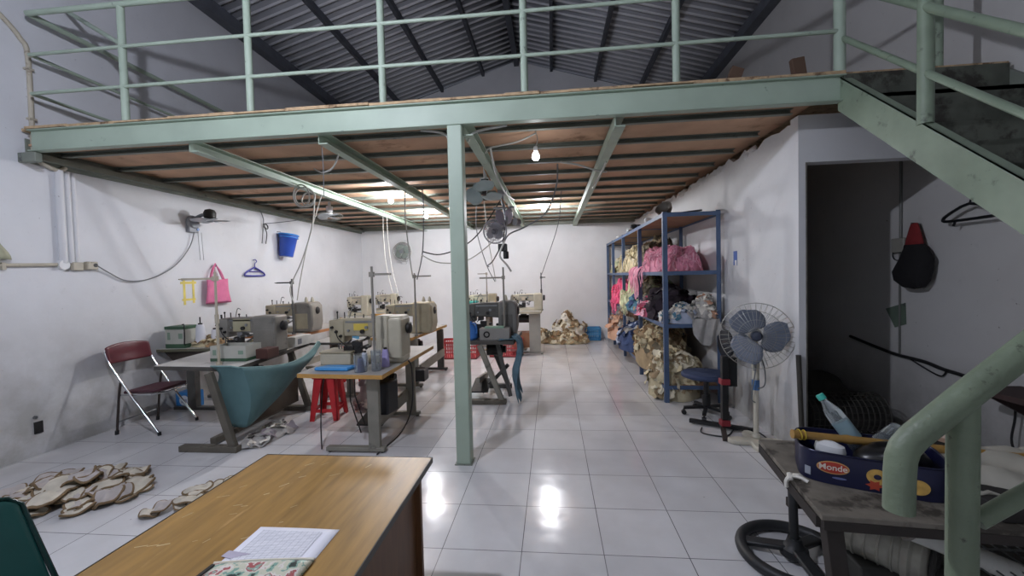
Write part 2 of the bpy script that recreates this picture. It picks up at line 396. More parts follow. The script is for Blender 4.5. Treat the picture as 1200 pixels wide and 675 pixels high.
SC.cycles.max_bounces = 16; SC.cycles.diffuse_bounces = 8; SC.cycles.transmission_bounces = 8
bulb_on = emit('lit_led_bulb', 'f8f9ff', 2000.); bulb_dim = emit('weak_led_bulb', 'fbfbff', 40.)
def bulb(p, zc, mat, label):
    b = thing('light_bulb', label, 'light bulb', (p[0], p[1], p[2]-.06), 'bulbs under the mezzanine')
    m = MB(); m.lathe((p[0], p[1], p[2]), [(.004, -.062), (.022, -.055), (.034, -.038), (.036, -.02), (.03, .004), (.017, .022), (.015, .03)], 18); m.build('bulb_glass', mat, b)
    m = MB(); m.cyl((p[0], p[1], p[2]+.028), (p[0], p[1], p[2]+.075), .019); m.build('lamp_holder', whitep, b)
    m = MB(); m.tube([(p[0], p[1], p[2]+.07), (p[0]+.02, p[1]+.03, (p[2]+zc)/2+.03), (p[0], p[1]+.02, zc)], .006, 6, sm=4); m.build('cord', cable_w, b)
bulb((-1.88, 4.08, 3.0), 3.13, bulb_on, 'lit bulb under the mezzanine, leftmost and nearest of the glaring ones')
bulb((-1.87, 5.95, 3.01), 3.13, bulb_on, 'lit bulb hanging above the threaded machine left of the post')
bulb((.586, 5.78, 3.03), 3.13, bulb_on, 'glaring lit bulb right of the green post near the hanging fan')
bulb((.59, 1.6, 2.885), 3.13, bulb_dim, 'small dim white bulb close behind the front beam')
# room lamp of the front bay, hung under the roof above the camera
LX = -1.2
lp = thing('hanging_room_lamp', 'white lamp hung under the roof in the front bay', 'lamp', (LX, -1.2, 3.7))
m = MB(); m.sph((LX, -1.2, 3.8), .06, n=20, m=14); m.build('bulb_glass', emit('lit_room_lamp', 'eaeeff', 2000.), lp)
m = MB(); m.cyl((LX, -1.2, 3.85), (LX, -1.2, 3.94), .025); m.build('lamp_holder', whitep, lp)
m = MB(); m.tube([(LX, -1.2, 3.93), (LX, -1.2, 7.0)], .005, 6); m.build('cord', cable_w, lp)
# ================================================================ FOREGROUND DESK
oak = M('worn_oak_veneer', '99763f', .38, var=.22, sc=5, stretch=(6, .7, 6), dirt='c09a62', dsc=2.2, dth=.62)
oakd = M('brown_desk_panel', '6d4a2c', .5, var=.2, sc=5, stretch=(5, 5, .6))
dk = thing('office_desk', 'brown wood-veneer desk with worn top, standing nearest the camera', 'desk', (-.38, -1.1, 0))
m = MB(); m.bx(-.845, .075, -1.78, -.4, .735, .76); m.build('desktop', oak, dk, bevel=.003)
m = MB(); m.bx(.075, .079, -1.78, -.398, .733, .761); m.bx(-.849, -.845, -1.78, -.398, .733, .761); m.bx(-.849, .079, -.4, -.396, .733, .761); m.build('edge_band', M('dark_edge_band', '4e4a42', .5), dk)
m = MB(); m.bx(-.80, .03, -.47, -.445, 0, .735); m.build('end_panel', oakd, dk)
m = MB(); m.bx(-.80, .03, -1.73, -1.705, 0, .735); m.build('end_panel', oakd, dk)
m = MB(); m.bx(-.02, .0, -1.70, -.47, .12, .735); m.build('modesty_panel', oakd, dk)
m = MB(); r = random.Random(4)                      # pale scratches and paint scuffs in the veneer
for k in range(26):
    x, y = r.uniform(-.8, .02), r.uniform(-1.2, -.45); a = r.uniform(.2, 1.2); l = r.uniform(.01, .05)
    m.bar((x, y, .7603), (x+math.cos(a)*l, y+math.sin(a)*l, .7603), r.uniform(.002, .006), .0004)
m.build('scuff_marks', M('pale_scuffs', 'c8b389', .7), dk)
def page_mat():
    mt = bpy.data.materials.new('printed_table_page'); mt.use_nodes = True; nt = mt.node_tree; b = nt.nodes['Principled BSDF']
    tc = nt.nodes.new('ShaderNodeTexCoord'); br = nt.nodes.new('ShaderNodeTexBrick'); br.offset = 0
    br.inputs['Scale'].default_value = 1; br.inputs['Brick Width'].default_value = .022; br.inputs['Row Height'].default_value = .0065; br.inputs['Mortar Size'].default_value = .0006
    for k, c in (('Color1', 'e4e4ea'), ('Color2', 'd6d7de'), ('Mortar', '9a9ba4')): br.inputs[k].default_value = (*rgb(c), 1)
    nt.links.new(tc.outputs['Object'], br.inputs['Vector']); nt.links.new(br.outputs['Color'], b.inputs['Base Color']); b.inputs['Roughness'].default_value = .6
    return mt
paper = M('white_paper', 'e6e6ee', .6, var=.02)
pg = thing('printed_sheet', 'white sheet with a printed grid of figures lying on the desk', 'paper', (-.25, -1.14, .7605))
m = MB(); m.grid(lambda u, v: V(-.412+.318*u, -1.275+.25*v, .7612+.0015*math.sin(u*3)*v), 8, 8); m.build('sheet', paper, pg, solid=.0006)
m = MB(); m.bx(-.385, -.15, -1.215, -1.045, .7634, .7637); m.build('printed_grid', page_mat(), pg)
m = MB(); m.prism([(-.425, -1.165, .763), (-.335, -1.178, .764), (-.39, -1.205, .7635), (-.43, -1.195, .763)], (0, 0, .001)); tag(m.build('paper_slip', M('mauve_paper', 'b3adbd', .6), o=(-.39, -1.185, .763)), 'small folded mauve slip tucked between the grid sheet and the pouch', 'paper')
def pouch_mat():
    mt = bpy.data.materials.new('printed_pouch'); mt.use_nodes = True; nt = mt.node_tree; b = nt.nodes['Principled BSDF']
    tc = nt.nodes.new('ShaderNodeTexCoord'); z = nt.nodes.new('ShaderNodeTexNoise'); z.inputs['Scale'].default_value = 22; z.inputs['Detail'].default_value = 3
    rp = nt.nodes.new('ShaderNodeValToRGB'); rp.color_ramp.interpolation = 'CONSTANT'
    cs = [(0, '2f3a36'), (.38, '7ea394'), (.46, 'c9c9b4'), (.54, 'd9d4cc'), (.6, 'a85a5a'), (.65, '8fa89a'), (.72, 'dcd8d0')]
    while len(rp.color_ramp.elements) < len(cs): rp.color_ramp.elements.new(.9)
    for e, (p, c) in zip(rp.color_ramp.elements, cs): e.position = p; e.color = (*rgb(c), 1)
    nt.links.new(tc.outputs['Object'], z.inputs['Vector']); nt.links.new(z.outputs['Fac'], rp.inputs[0]); nt.links.new(rp.outputs[0], b.inputs['Base Color']); b.inputs['Roughness'].default_value = .35
    return mt
po = thing('printed_pouch', 'plastic pouch with a mottled green and red print at the front of the desk', 'pouch', (-.26, -1.31, .765))
def pf(u, v):
    e = min(u, 1-u, v, 1-v)*2; return V(-.42+.33*u, -1.42+.225*v-.02*(u-.5)**2-(.04*(1-u)), .7655+.018*min(1, e*4)**.5)
m = MB(); m.grid(pf, 24, 16); m.build('pouch_body', pouch_mat(), po, solid=.002)
m = MB(); m.tube([pf(u/12, 1)+V(0, .004, .004) for u in range(13)], .004, 6); m.build('zip_edge', M('ivory_zip', 'd9d3c2', .6), po)
m = MB(); m.bar((-.413, -1.40, .783), (-.395, -1.265, .786), .012, .004); m.build('corner_strip', dark, po)

# ---------------------------------------------------------------- green vinyl chair at the left frame edge
vin = M('dark_green_vinyl', '1d4a46', .3, var=.08)
gc = thing('vinyl_chair', 'dark green vinyl chair cut by the left frame edge', 'chair', (-1.2, -1.28, 0))
def backf(u, v):
    y = -1.52+.47*u; zz = .5+.385*v; a = abs(u*2-1)
    zz -= .05*max(0, a-.72)**2/.08*v
    return V(-1.335-.155*v+.05*a*a, y, zz)
m = MB(); m.grid(backf, 16, 12); m.build('backrest', vin, gc, solid=.05, bevel=.0, sub=1)
m = MB(); pp = [backf(0, v/8) for v in range(9)]+[backf(u/14, 1) for u in range(1, 15)]+[backf(1, 1-v/8) for v in range(1, 9)]
m.tube([p+V(.02, 0, 0) for p in pp], .009, 8); m.build('piping', M('black_green_piping', '10302d', .25), gc)
m = MB(); m.bx(-1.30, -.88, -1.52, -1.05, .42, .49); m.build('seat', vin, gc, bevel=.02)
for x, y in ((-1.28, -1.5), (-1.28, -1.07), (-.91, -1.5), (-.91, -1.07)):
    m = MB(); m.cyl((x, y, 0), (x, y, .43), .014); m.build('leg', chrome, gc)
for y in (-1.44, -1.13):
    m = MB(); m.tube([(-1.30, y, .43), (-1.36, y, .52), (-1.47, y, .78)], .013, 10); m.build('back_post', chrome, gc)

# ================================================================ MAROON FOLDING CHAIR
mar = M('maroon_vinyl', '5f2830', .3, var=.1)
mar_s = M('maroon_seat_vinyl', '4a2430', .5, var=.12)
fc = thing('folding_chair', 'maroon padded folding chair with chrome tube frame by the left wall', 'chair', (-3.9, 2.0, 0))
yn, yf2 = 1.72, 2.17
def fb(u, v):                                       # curved back pad, chair faces +X
    y = yn-.03+(yf2-yn+.06)*u; b = 1-(2*u-1)**2
    return V(-4.30-.05*b-.04*v, y+0, .81+.19*v+.03*b*(1 if v > .5 else -.3))
m = MB(); m.grid(fb, 16, 8); m.build('backrest', mar, fc, solid=.028, sub=1)
m = MB(); m.prism([(-4.2, yn+.02, .455), (-4.2, yf2-.02, .455), (-3.82, yf2-.0, .475), (-3.76, yf2-.08, .478), (-3.76, yn+.08, .478), (-3.82, yn, .475)], (0, 0, .035)); m.build('seat', mar_s, fc, bevel=.012)
m = MB(); m.tube([(-4.2, yn, .45), (-3.82, yn, .462), (-3.74, yn+.1, .467), (-3.74, yf2-.1, .467), (-3.82, yf2, .462), (-4.2, yf2, .45)], .011, 8); m.build('seat_frame', chrome, fc)
for y in (yn-.02, yf2+.02):
    m = MB(); m.tube([(-4.36, y, .95), (-4.30, y, .80), (-4.05, y, .44), (-3.72, y, .01)], .0125, 10); m.build('leg', chrome, fc, label='chrome front leg running up into the back frame')
    m = MB(); m.tube([(-4.19, y+.01, .60), (-4.22, y+.01, .44), (-4.27, y+.01, .02)], .0125, 10); l = m.build('leg', M('dull_leg_tube', '4a423e', .4, .6), fc)
    m = MB(); m.cyl((-4.272, y+.01, 0), (-4.268, y+.01, .045), .019); m.build('rubber_foot', blackm, l)
    m = MB(); m.cyl((-3.725, y, 0), (-3.728, y, .04), .018); m.build('rubber_foot', blackm, fc)
m = MB(); m.tube([(-4.262, yn, .14), (-4.262, yf2, .14)], .009, 8); m.build('crossbar', steel, fc)

# ================================================================ SEWING TABLES
def table_top(t, pts, z, th, top, edge):
    m = MB(); m.prism([(x, y, z-th) for x, y in pts], (0, 0, th-.002)); m.build('table_board', edge, t, bevel=.002)
    cx = sum(p[0] for p in pts)/len(pts); cy = sum(p[1] for p in pts)/len(pts)
    m = MB(); m.prism([(cx+(x-cx)*.995, cy+(y-cy)*.995, z-.003) for x, y in pts], (0, 0, .003)); m.build('laminate_top', top, t)
def t_leg(t, x, y, z, fx0, fx1, mat, w=.085, d=.05):
    m = MB(); m.bx(x-w/2, x+w/2, y-d/2, y+d/2, .05, z); m.build('leg', mat, t, bevel=.004)
    m = MB(); m.bx(fx0, fx1, y-.035, y+.035, .015, .055); f = m.build('foot', mat, t, bevel=.006)
    for x in (fx0+.03, fx1-.03):
        m = MB(); m.cyl((x, y, 0), (x, y, .016), .02); m.build('levelling_pad', blackm, f)
def motor(t, x, y, z):
    m = MB(); m.cyl((x-.12, y, z), (x+.1, y, z), .085, n=20); m.cyl((x+.1, y, z), (x+.15, y, z), .05); m.bx(x-.08, x+.05, y-.03, y+.03, z+.07, z+.15); m.build('motor', dark, t)

# centre table, nearest (T2)
T2 = thing('sewing_table', 'yellow-edged sewing table nearest the desk, on grey T-shaped stands', 'sewing table', (-1.33, 2.0, 0))
table_top(T2, [(-1.775, 1.28), (-.885, 1.215), (-.865, 2.83), (-1.775, 2.83)], .80, .042, grey_lam, ply_y)
t_leg(T2, -1.045, 1.37, .76, -1.54, -.94, grey_leg, .115); t_leg(T2, -1.045, 2.42, .76, -1.5, -.94, grey_leg, .11)
m = MB(); m.bar((-1.09, 1.4, .24), (-1.09, 2.4, .27), .04, .13); m.build('stretcher', grey_leg, T2, bevel=.004)
motor(T2, -1.22, 2.0, .58)
m = MB(); m.prism([(-1.5, 1.9, .06), (-1.2, 1.9, .06), (-1.2, 2.2, .12), (-1.5, 2.2, .12)], (0, 0, .02)); m.build('treadle', dark, T2)
m = MB(); m.prism([(-1.12, 1.55, .3), (-.98, 1.55, .3), (-.94, 1.75, .3), (-1.12, 1.8, .3)], (0, 0, .34)); m.build('belt_cover', blackm, T2, bevel=.02)
for q in ((-1.35, 1.5), (-1.4, 1.7)):
    m = MB(); m.tube([(q[0], q[1], .76), (q[0]-.03, q[1]+.05, .45), (q[0]+.05, q[1]+.1, .1)], .007, 6); m.build('treadle_rod', dark, T2)
# left table with the catch cloth (T1)
T1 = thing('sewing_table', 'pale sewing table at left with dark edges on slanted A-shaped legs', 'sewing table', (-2.95, 2.1, 0))
table_top(T1, [(-3.5, 1.46), (-2.50, 1.39), (-2.68, 2.95), (-3.7, 2.95), (-3.6, 1.95)], .84, .045, white_lam, dark_edge)
legm = M('brown_grey_leg', '5f5a50', .6, var=.18, dirt='3f3b34', dsc=7, dth=.58)
for y in (1.32, 2.6):
    m = MB(); m.bar((-2.50, y, .03), (-2.74, y, .80), .075, .05, (0, 1, 0)); m.build('leg', legm, T1, bevel=.004)
    m = MB(); m.bx(-3.08, -2.45, y-.04, y+.04, 0, .06); m.build('foot', legm, T1, bevel=.006)
m = MB(); m.bar((-2.85, 1.45, .05), (-2.85, 2.6, .05), .06, .06); m.build('stretcher', legm, T1)
m = MB(); m.bar((-2.62, 1.6, .3), (-2.62, 2.55, .3), .02, .32); m.build('side_board', M('brown_board', '4b4238', .7, var=.2), T1)
motor(T1, -2.95, 2.2, .6)
# table behind the centre one (T3)
T3 = thing('sewing_table', 'yellow-edged sewing table second from the desk, left of the green post', 'sewing table', (-1.6, 4.2, 0))
table_top(T3, [(-2.1, 3.62), (-1.42, 3.56), (-1.30, 5.2), (-2.1, 5.2)], .80, .045, grey_lam, ply_y)
for y, x in ((3.72, -1.44), (4.85, -1.34)): t_leg(T3, x, y, .76, x-.5, x+.12, grey_leg if y < 4 else dark_m, .12)
m = MB(); m.bar((-1.36, 3.74, .28), (-1.28, 4.85, .34), .035, .13); m.build('stretcher', grey_leg, T3, bevel=.004)
m = MB(); m.bx(-1.42, -1.22, 3.5, 3.72, .14, .32); m.build('motor_box', blackm, T3, bevel=.01)
motor(T3, -1.62, 4.2, .6)
# back left table along the wall (T4), long wooden edge
T4 = thing('sewing_table', 'wood-edged sewing table at the left wall behind the one with the cloth', 'sewing table', (-3.7, 4.4, 0))
table_top(T4, [(-4.2, 3.6), (-3.3, 3.6), (-3.15, 5.2), (-4.2, 5.2)], .86, .05, grey_lam, M('orange_wood_edge', 'a9744a', .5, var=.15))
for y in (3.75, 5.0): t_leg(T4, -3.5, y, .81, -4.05, -3.3, grey_leg)
m = MB(); m.bar((-3.5, 3.75, .3), (-3.5, 5., .3), .04, .1); m.build('stretcher', grey_leg, T4)
# small side table between
T5s = thing('side_table', 'small grey-topped side table behind the red stool', 'table', (-2.4, 3.25, 0))
table_top(T5s, [(-2.72, 2.98), (-2.05, 2.98), (-2.05, 3.5), (-2.72, 3.5)], .83, .035, grey_lam, dark_edge)
for x in (-2.45, -2.25):
    m = MB(); m.bx(x-.04, x+.04, 3.2, 3.26, 0, .795); m.build('leg', legm, T5s)
m = MB(); m.bx(-2.6, -2.1, 3.15, 3.31, 0, .04); m.build('foot', legm, T5s)
# table right of the post (T5)
T5 = thing('sewing_table', 'dark-topped sewing table beside the green post on crossed slanted legs', 'sewing table', (-.12, 3.2, 0))
table_top(T5, [(-.52, 2.93), (.20, 2.90), (.24, 3.85), (-.52, 3.85)], .84, .05, M('dark_worn_top', '6e6c69', .5, var=.2, dirt='8e8c88', dsc=6, dth=.6), dark_edge)
for y in (2.9, 3.7):
    mt = legm if y < 3 else dark_m
    m = MB(); m.bar((.03, y, .03), (-.26, y, .79), .07, .05, (0, 1, 0)); m.build('leg', grey_leg if y < 3 else dark_m, T5, bevel=.004)
    m = MB(); m.bx(-.46, .08, y-.045, y+.045, 0, .06); m.build('foot', mt, T5, bevel=.006)
m = MB(); m.bar((.12, 3.1, .05), (-.05, 3.1, .8), .05, .05, (0, 1, 0)); m.build('leg', dark_m, T5)
m = MB(); m.bar((-.3, 3.25, .06), (.08, 3.25, .45), .05, .05, (0, 1, 0)); m.build('brace', dark_m, T5)
m = MB(); m.bar((-.3, 2.95, .3), (-.3, 3.7, .2), .04, .08); m.build('stretcher', grey_leg, T5)
motor(T5, -.1, 3.3, .66)
m = MB(); m.prism([(-.42, 3.0, .12), (-.18, 3.0, .12), (-.18, 3.4, .2), (-.42, 3.4, .2)], (0, 0, .02)); m.build('treadle', dark, T5)
# far table (T6)
T6 = thing('sewing_table', 'pale sewing table on a single wide grey stand near the back wall', 'sewing table', (.2, 6.4, 0))
table_top(T6, [(-.3, 6.05), (.48, 6.05), (.5, 6.75), (-.3, 6.75)], .95, .05, white_lam, M('cream_edge', 'b8b19c', .5))
t_leg(T6, .33, 6.35, .9, -.1, .5, M('pale_grey_stand', 'a8a79f', .6, var=.1), .24, .1)
m = MB(); m.bx(-.2, .15, 6.2, 6.6, .1, .14); m.build('lower_tray', grey_leg, T6)
motor(T6, .1, 6.5, .75)
# table at the left wall with the oil pan (T8)
T8 = thing('sewing_table', 'dark table at the left wall behind the maroon chair, carrying boxes and scraps', 'sewing table', (-4.0, 2.9, 0))
table_top(T8, [(-4.48, 2.42), (-3.72, 2.5), (-3.74, 3.3), (-4.48, 3.3)], .85, .04, white_lam, M('brown_green_edge', '5d5c4a', .6))
m = MB()
m.prism([(-4.46, 2.5, .81), (-3.78, 2.5, .81), (-3.98, 2.5, .62), (-4.26, 2.5, .62)], (0, .7, 0)); m.build('oil_pan', M('dark_brown_pan', '3d352e', .6, var=.2), T8)
for y in (2.6, 3.15):
    m = MB(); m.bx(-4.2, -4.08, y-.04, y+.04, .02, .63); m.build('leg', dark_m, T8)
    m = MB(); m.bx(-4.42, -3.8, y-.035, y+.035, 0, .04); m.build('foot', dark_m, T8)
# back-left tables, mostly hidden
for k, (x0, x1, y0, y1, z, lab) in enumerate([(-4.15, -3.5, 6.5, 7.2, .84, 'far back-left sewing table, left one under a small pale machine'), (-3.45, -2.9, 6.7, 7.4, .9, 'far back-left sewing table, right one under a small pale machine'), (-1.25, -.45, 6.6, 7.3, .84, 'sewing table near the back wall hidden behind the green post and red crates')]):
    t = thing('sewing_table', lab, 'sewing table', ((x0+x1)/2, (y0+y1)/2, 0))
    table_top(t, [(x0, y0), (x1, y0), (x1, y1), (x0, y1)], z, .045, white_lam, ply_y)
    for y in (y0+.1, y1-.1): t_leg(t, (x0+x1)/2+.1, y, z-.045, x0+.05, x1-.05, grey_leg)

# ================================================================ SEWING MACHINES
def machine(label, x0, x1, y, z, H, body, pillar, motorbox=None, slot=.34, head=.2, pil=.30, plate=None, wheel=True, D=.17, dome=False):
    """arm along X, needle head at the x0 end, pillar at the x1 end"""
    W = x1-x0; X = lambda u: x0+W*u; Z = lambda v: z+H*v
    t = thing('sewing_machine', label, 'sewing machine', ((x0+x1)/2, y, z))
    m = MB(); m.bx(X(.02), X(.97), y-D*.55, y+D*.55, z, Z(.17)); m.bx(X(.0), X(.3), y-D*.4, y+D*.4, Z(.17), Z(.24)); m.build('bed', body, t, bevel=.012)
    m = MB(); m.prism([(X(.0), y-D*.42, Z(.55)), (X(.02), y-D*.42, Z(.86)), (X(.1), y-D*.42, Z(.92)), (X(1-pil+.05), y-D*.42, Z(.94)), (X(1-pil+.05), y-D*.42, Z(.52)), (X(.35), y-D*.42, Z(.56))], (0, D*.84, 0)); m.build('arm', body, t, bevel=.012)
    m = MB(); m.bx(X(.0), X(head), y-D*.5, y+D*.5, Z(.42), Z(.90)); m.build('head', body, t, bevel=.015)
    m = MB()
    if dome: m.prism([(X(1-pil), y-D*.75, z+.01), (X(1.0), y-D*.75, z+.01), (X(1.04), y-D*.75, Z(.3)), (X(1.03), y-D*.75, Z(.85)), (X(.97), y-D*.75, Z(.98)), (X(1-pil+.02), y-D*.75, Z(.98))], (0, D*1.5, 0))
    else: m.bx(X(1-pil), X(.985), y-D*.62, y+D*.62, z+.01, Z(.97))
    m.build('pillar', pillar, t, bevel=.025)
    if motorbox:
        m = MB(); m.bx(X(1-pil-.08), X(1-pil+.09), y-D*.8, y+D*.3, Z(.22), Z(.99)); m.bx(X(1-pil+.1), X(1.0), y-D*.95, y+D*.5, Z(.12), Z(.93)); m.build('motor_cover', motorbox, t, bevel=.02)
    xn = X(head*.4)
    m = MB(); m.cyl((xn, y-.02, Z(.24)), (xn, y-.02, Z(.46)), .007); m.cyl((xn+.03, y-.02, Z(.26)), (xn+.03, y-.02, Z(.46)), .005); m.bx(xn-.015, xn+.04, y-.05, y+.02, Z(.235), Z(.25)); m.build('needle_bar', steel, t)
    m = MB()
    for k in range(3): m.cyl((X(head*(.25+.28*k)), y-D*.5, Z(.75-.09*k)), (X(head*(.25+.28*k)), y-D*.5-.03, Z(.75-.09*k)), .016, .012, 12)
    m.cyl((X(.45), y-D*.42, Z(.66)), (X(.45), y-D*.42-.03, Z(.66)), .022); m.build('tension_knob', dark, t)
    m = MB()
    for u in (.06, .16, .3, .42): m.cyl((X(u), y, Z(.9)), (X(u), y, Z(1.0+.05*(u < .2))), .006, n=8)
    m.sph((X(.06), y, Z(1.05)), .012, n=8, m=6); m.sph((X(.3), y, Z(1.0)), .012, n=8, m=6); m.build('thread_guide', dark, t)
    m = MB(); m.tube([(X(.1), y-D*.55, Z(.7)), (X(.13), y-D*.62, Z(.55)), (X(.2), y-D*.6, Z(.42)), (X(.28), y-D*.55, Z(.3))], .006, 6, sm=4); m.bx(X(.2), X(.33), y-D*.58, y-D*.3, Z(.24), Z(.36)); m.bx(X(.3), X(.42), y-D*.5, y-D*.2, Z(.2), Z(.44)); m.build('lever_linkage', dark, t, bevel=.004)
    m = MB(); rq = random.Random(int(abs(x0*100+y*37)))
    for k in range(9):                               # looper levers, guides and screws crowding the throat of the machine
        u = rq.uniform(.05, 1-pil-.03); v = rq.uniform(.26, .52); w_ = rq.uniform(.012, .035)
        if k % 2: m.bx(X(u)-w_, X(u)+w_, y-D*rq.uniform(.3, .6), y+.02, Z(v)-w_*.7, Z(v)+w_*.9)
        else: m.cyl((X(u), y-D*.55, Z(v)), (X(u)+rq.uniform(-.04, .04), y, Z(v)+rq.uniform(-.02, .06)), w_*.5, n=10)
    m.build('throat_mechanism', steel if rq.random() < .4 else dark, t, bevel=.003)
    m = MB(); m.bx(X(1-pil*.8), X(1-pil*.15), y-D*(.765 if dome else .635), y-D*.6, Z(.12), Z(.62)); m.build('side_cover', body, t, bevel=.006)
    m = MB(); m.bx(X(.22), X(1-pil-.02), y-D*.44, y-D*.40, Z(.84), Z(.875)); m.cyl((X(.5), y-D*.42, Z(.74)), (X(.5), y-D*.5, Z(.74)), .018, n=12); m.cyl((X(.26), y-D*.42, Z(.68)), (X(.26), y-D*.52, Z(.68)), .013, n=12); m.build('thread_plate', steel, t)
    if dome:
        for u in (.8, .93):
            m = MB(); m.lathe((X(u), y, Z(.97)), [(.03, 0), (.024, .05), (.012, .085), (.0, .09)], 12); m.build('cone_guide', beige_l, t)
    m = MB(); m.tube([(X(.2), y+D*.2, Z(.92)), (X(.25), y+D*.1, Z(1.12)), (X(.3), y, Z(1.16)), (X(.33), y, Z(1.12))], .005, 6, sm=4); m.build('hook_guide', steel, t)
    if wheel:
        m = MB(); m.lathe((X(1.0), y, Z(.7)), [(.0, 0), (.05, 0), (.06, .01), (.06, .035), (.045, .045), (.0, .045)], 20, (1, 0, 0)); m.build('handwheel', dark, t)
    if plate:
        m = MB(); m.bx(X(plate[0]), X(plate[1]), y-D*.42-.004, y-D*.42, Z(plate[2]), Z(plate[3])); m.build('name_plate', plate[4], t)
    return t
machine('beige sewing machine on the yellow-edged table nearest the desk', -1.70, -.86, 1.85, .80, .52, beige, beige_l, beige_l, plate=(.33, .52, .68, .82, yellowl), D=.2, pil=.27)
machine('grey sewing machine standing beside the green catch cloth at left', -3.36, -2.56, 2.22, .84, .47, grey_m, grey_m, None, plate=(.28, .56, .58, .9, M('olive_panel', 'a7a184', .5)), D=.2, pil=.38)
machine('grey-beige sewing machine at the left wall behind the green catch cloth', -4.02, -3.2, 4.0, .86, .50, beige, grey_m, None, D=.22, pil=.4, plate=(.2, .5, .3, .42, beige_l), dome=True)
machine('beige sewing machine on the second yellow-edged table, left of the green post', -2.02, -1.25, 4.15, .80, .52, beige, beige, None, D=.22, pil=.4, dome=True)
machine('dark sewing machine beside the green post with a big rounded pillar', -.52, .2, 3.35, .84, .52, dark_m, M('dusty_dark_enamel', '6b6a66', .5, var=.15), None, D=.2, pil=.34, dome=True)
machine('pale sewing machine on the single-stand table near the back wall', -.12, .52, 6.3, .95, .38, beige_l, beige_l, None, D=.2, pil=.3)
machine('small pale sewing machine at far left corner, left of the two there', -4.1, -3.57, 6.85, .84, .50, beige_l, beige_l, None, D=.18, pil=.35)
machine('small pale sewing machine at far left corner, right of the two there', -3.47, -2.95, 7.0, .90, .46, beige_l, beige_l, None, D=.18, pil=.3)
machine('pale sewing machine half hidden behind the green post near the back wall', -1.2, -.55, 6.9, .84, .48, beige_l, beige, None, D=.18, pil=.3)

# thread stands: one pole with a crossbar, clamped to the table
def thread_stand(label, x, y, z, h, bar, mat, hb=None, rests=True, cone=None):
    t = thing('thread_stand', label, 'thread stand', (x, y, z))
    m = MB(); m.cyl((x, y, z), (x, y, z+h), .014, .012, 10); m.build('pole', mat, t)
    m = MB(); m.cyl((x, y, z), (x, y, z+.03), .03); m.build('base_clamp', mat, t)
    hb = hb if hb is not None else h-.03
    m = MB(); m.bar((x, y, z+hb), (x+bar, y, z+hb), .02, .022); m.bx(x-.022, x+.022, y-.022, y+.022, z+hb-.025, z+hb+.025); m.cyl((x+bar*.96, y, z+hb), (x+bar*.96, y-.05, z+hb), .007, n=8); m.build('crossbar', mat, t)
    m = MB(); m.cyl((x, y, z+h*.45), (x, y, z+h*.45+.09), .02); m.build('joint_collar', mat, t)
    return t
pole_m = M('dull_grey_pole', '8d8a82', .45, .3, var=.12)
thread_stand('cream thread stand on the left table, in front of the pink bag', -2.80, 1.52, .84, .98, -.38, M('cream_pole', 'b3ab98', .5, var=.1), hb=.91)
thread_stand('grey thread stand rising from the nearest yellow-edged table', -1.08, 1.5, .80, 1.03, .2, pole_m, hb=.95)
thread_stand('dark thread stand below the blue bin, at the left wall table', -3.38, 3.66, .86, .88, -.26, M('dark_pole', '5a5a58', .45, .3), hb=.82)
thread_stand('tall thread stand of the second yellow-edged table', -1.40, 3.72, .80, .98, .26, pole_m, hb=.93)
thread_stand('tall dark thread stand on the table beside the green post', .06, 3.1, .84, .98, -.33, pole_m, hb=.84)
thread_stand('slim thread stand on the far single-stand table', .49, 6.25, .95, .80, .09, M('dark_slim_pole', '55565a', .45, .3), hb=.7)
thread_stand('thread stand behind the green post near the back wall', -.75, 6.7, .84, .95, -.2, pole_m)
# ================================================================ THINGS ON AND ROUND THE TABLES
teal = M('teal_cotton', '506f71', .85, var=.14, sc=4, bump=.1)
ct = thing('catch_cloth', 'green-blue cloth slung like a pouch along the edge of the left table', 'cloth', (-2.45, 2.0, .3))
A, A2, B = V(-2.80, 1.385, .85), V(-2.49, 1.37, .845), V(-2.60, 2.97, .845)
def clf(u, v):                                      # u along the table edge, v from rim to belly to inner rim
    p = A.lerp(A2, u/.14) if u < .14 else A2.lerp(B, (u-.14)/.86)
    s = math.sin(PI*min(1, max(0, u-.1)/.9))
    dep = .06+.24*(1-u)**4+.46*math.sin(PI*u**.45)
    out = .03+.16*math.sin(PI*max(0, u*.85+.1))**.8
    t = v*PI*.62
    x = p.x+.02+.15*s*(1-v)+out*math.sin(t)**.8+.04*v
    z = p.z-.10*s*(1-v)-dep*(1-.1*s)*(1-math.cos(t))/(1-math.cos(PI*.62))
    fold = .012*math.sin(u*23+v*5)*v+.010*math.sin(u*9-v*9)
    return V(x+fold-.12*v*v, p.y+.03*v-.005*math.sin(t)*(1-u), z+fold*.6)
m = MB(); m.grid(clf, 44, 20); m.build('cloth_pouch', teal, ct, solid=.004)
m = MB(); m.tube([clf(i/30, 0)+V(.004, 0, .002) for i in range(31)], .008, 6); m.build('rim_hem', M('pale_teal_hem', '7d9c9a', .8), ct)

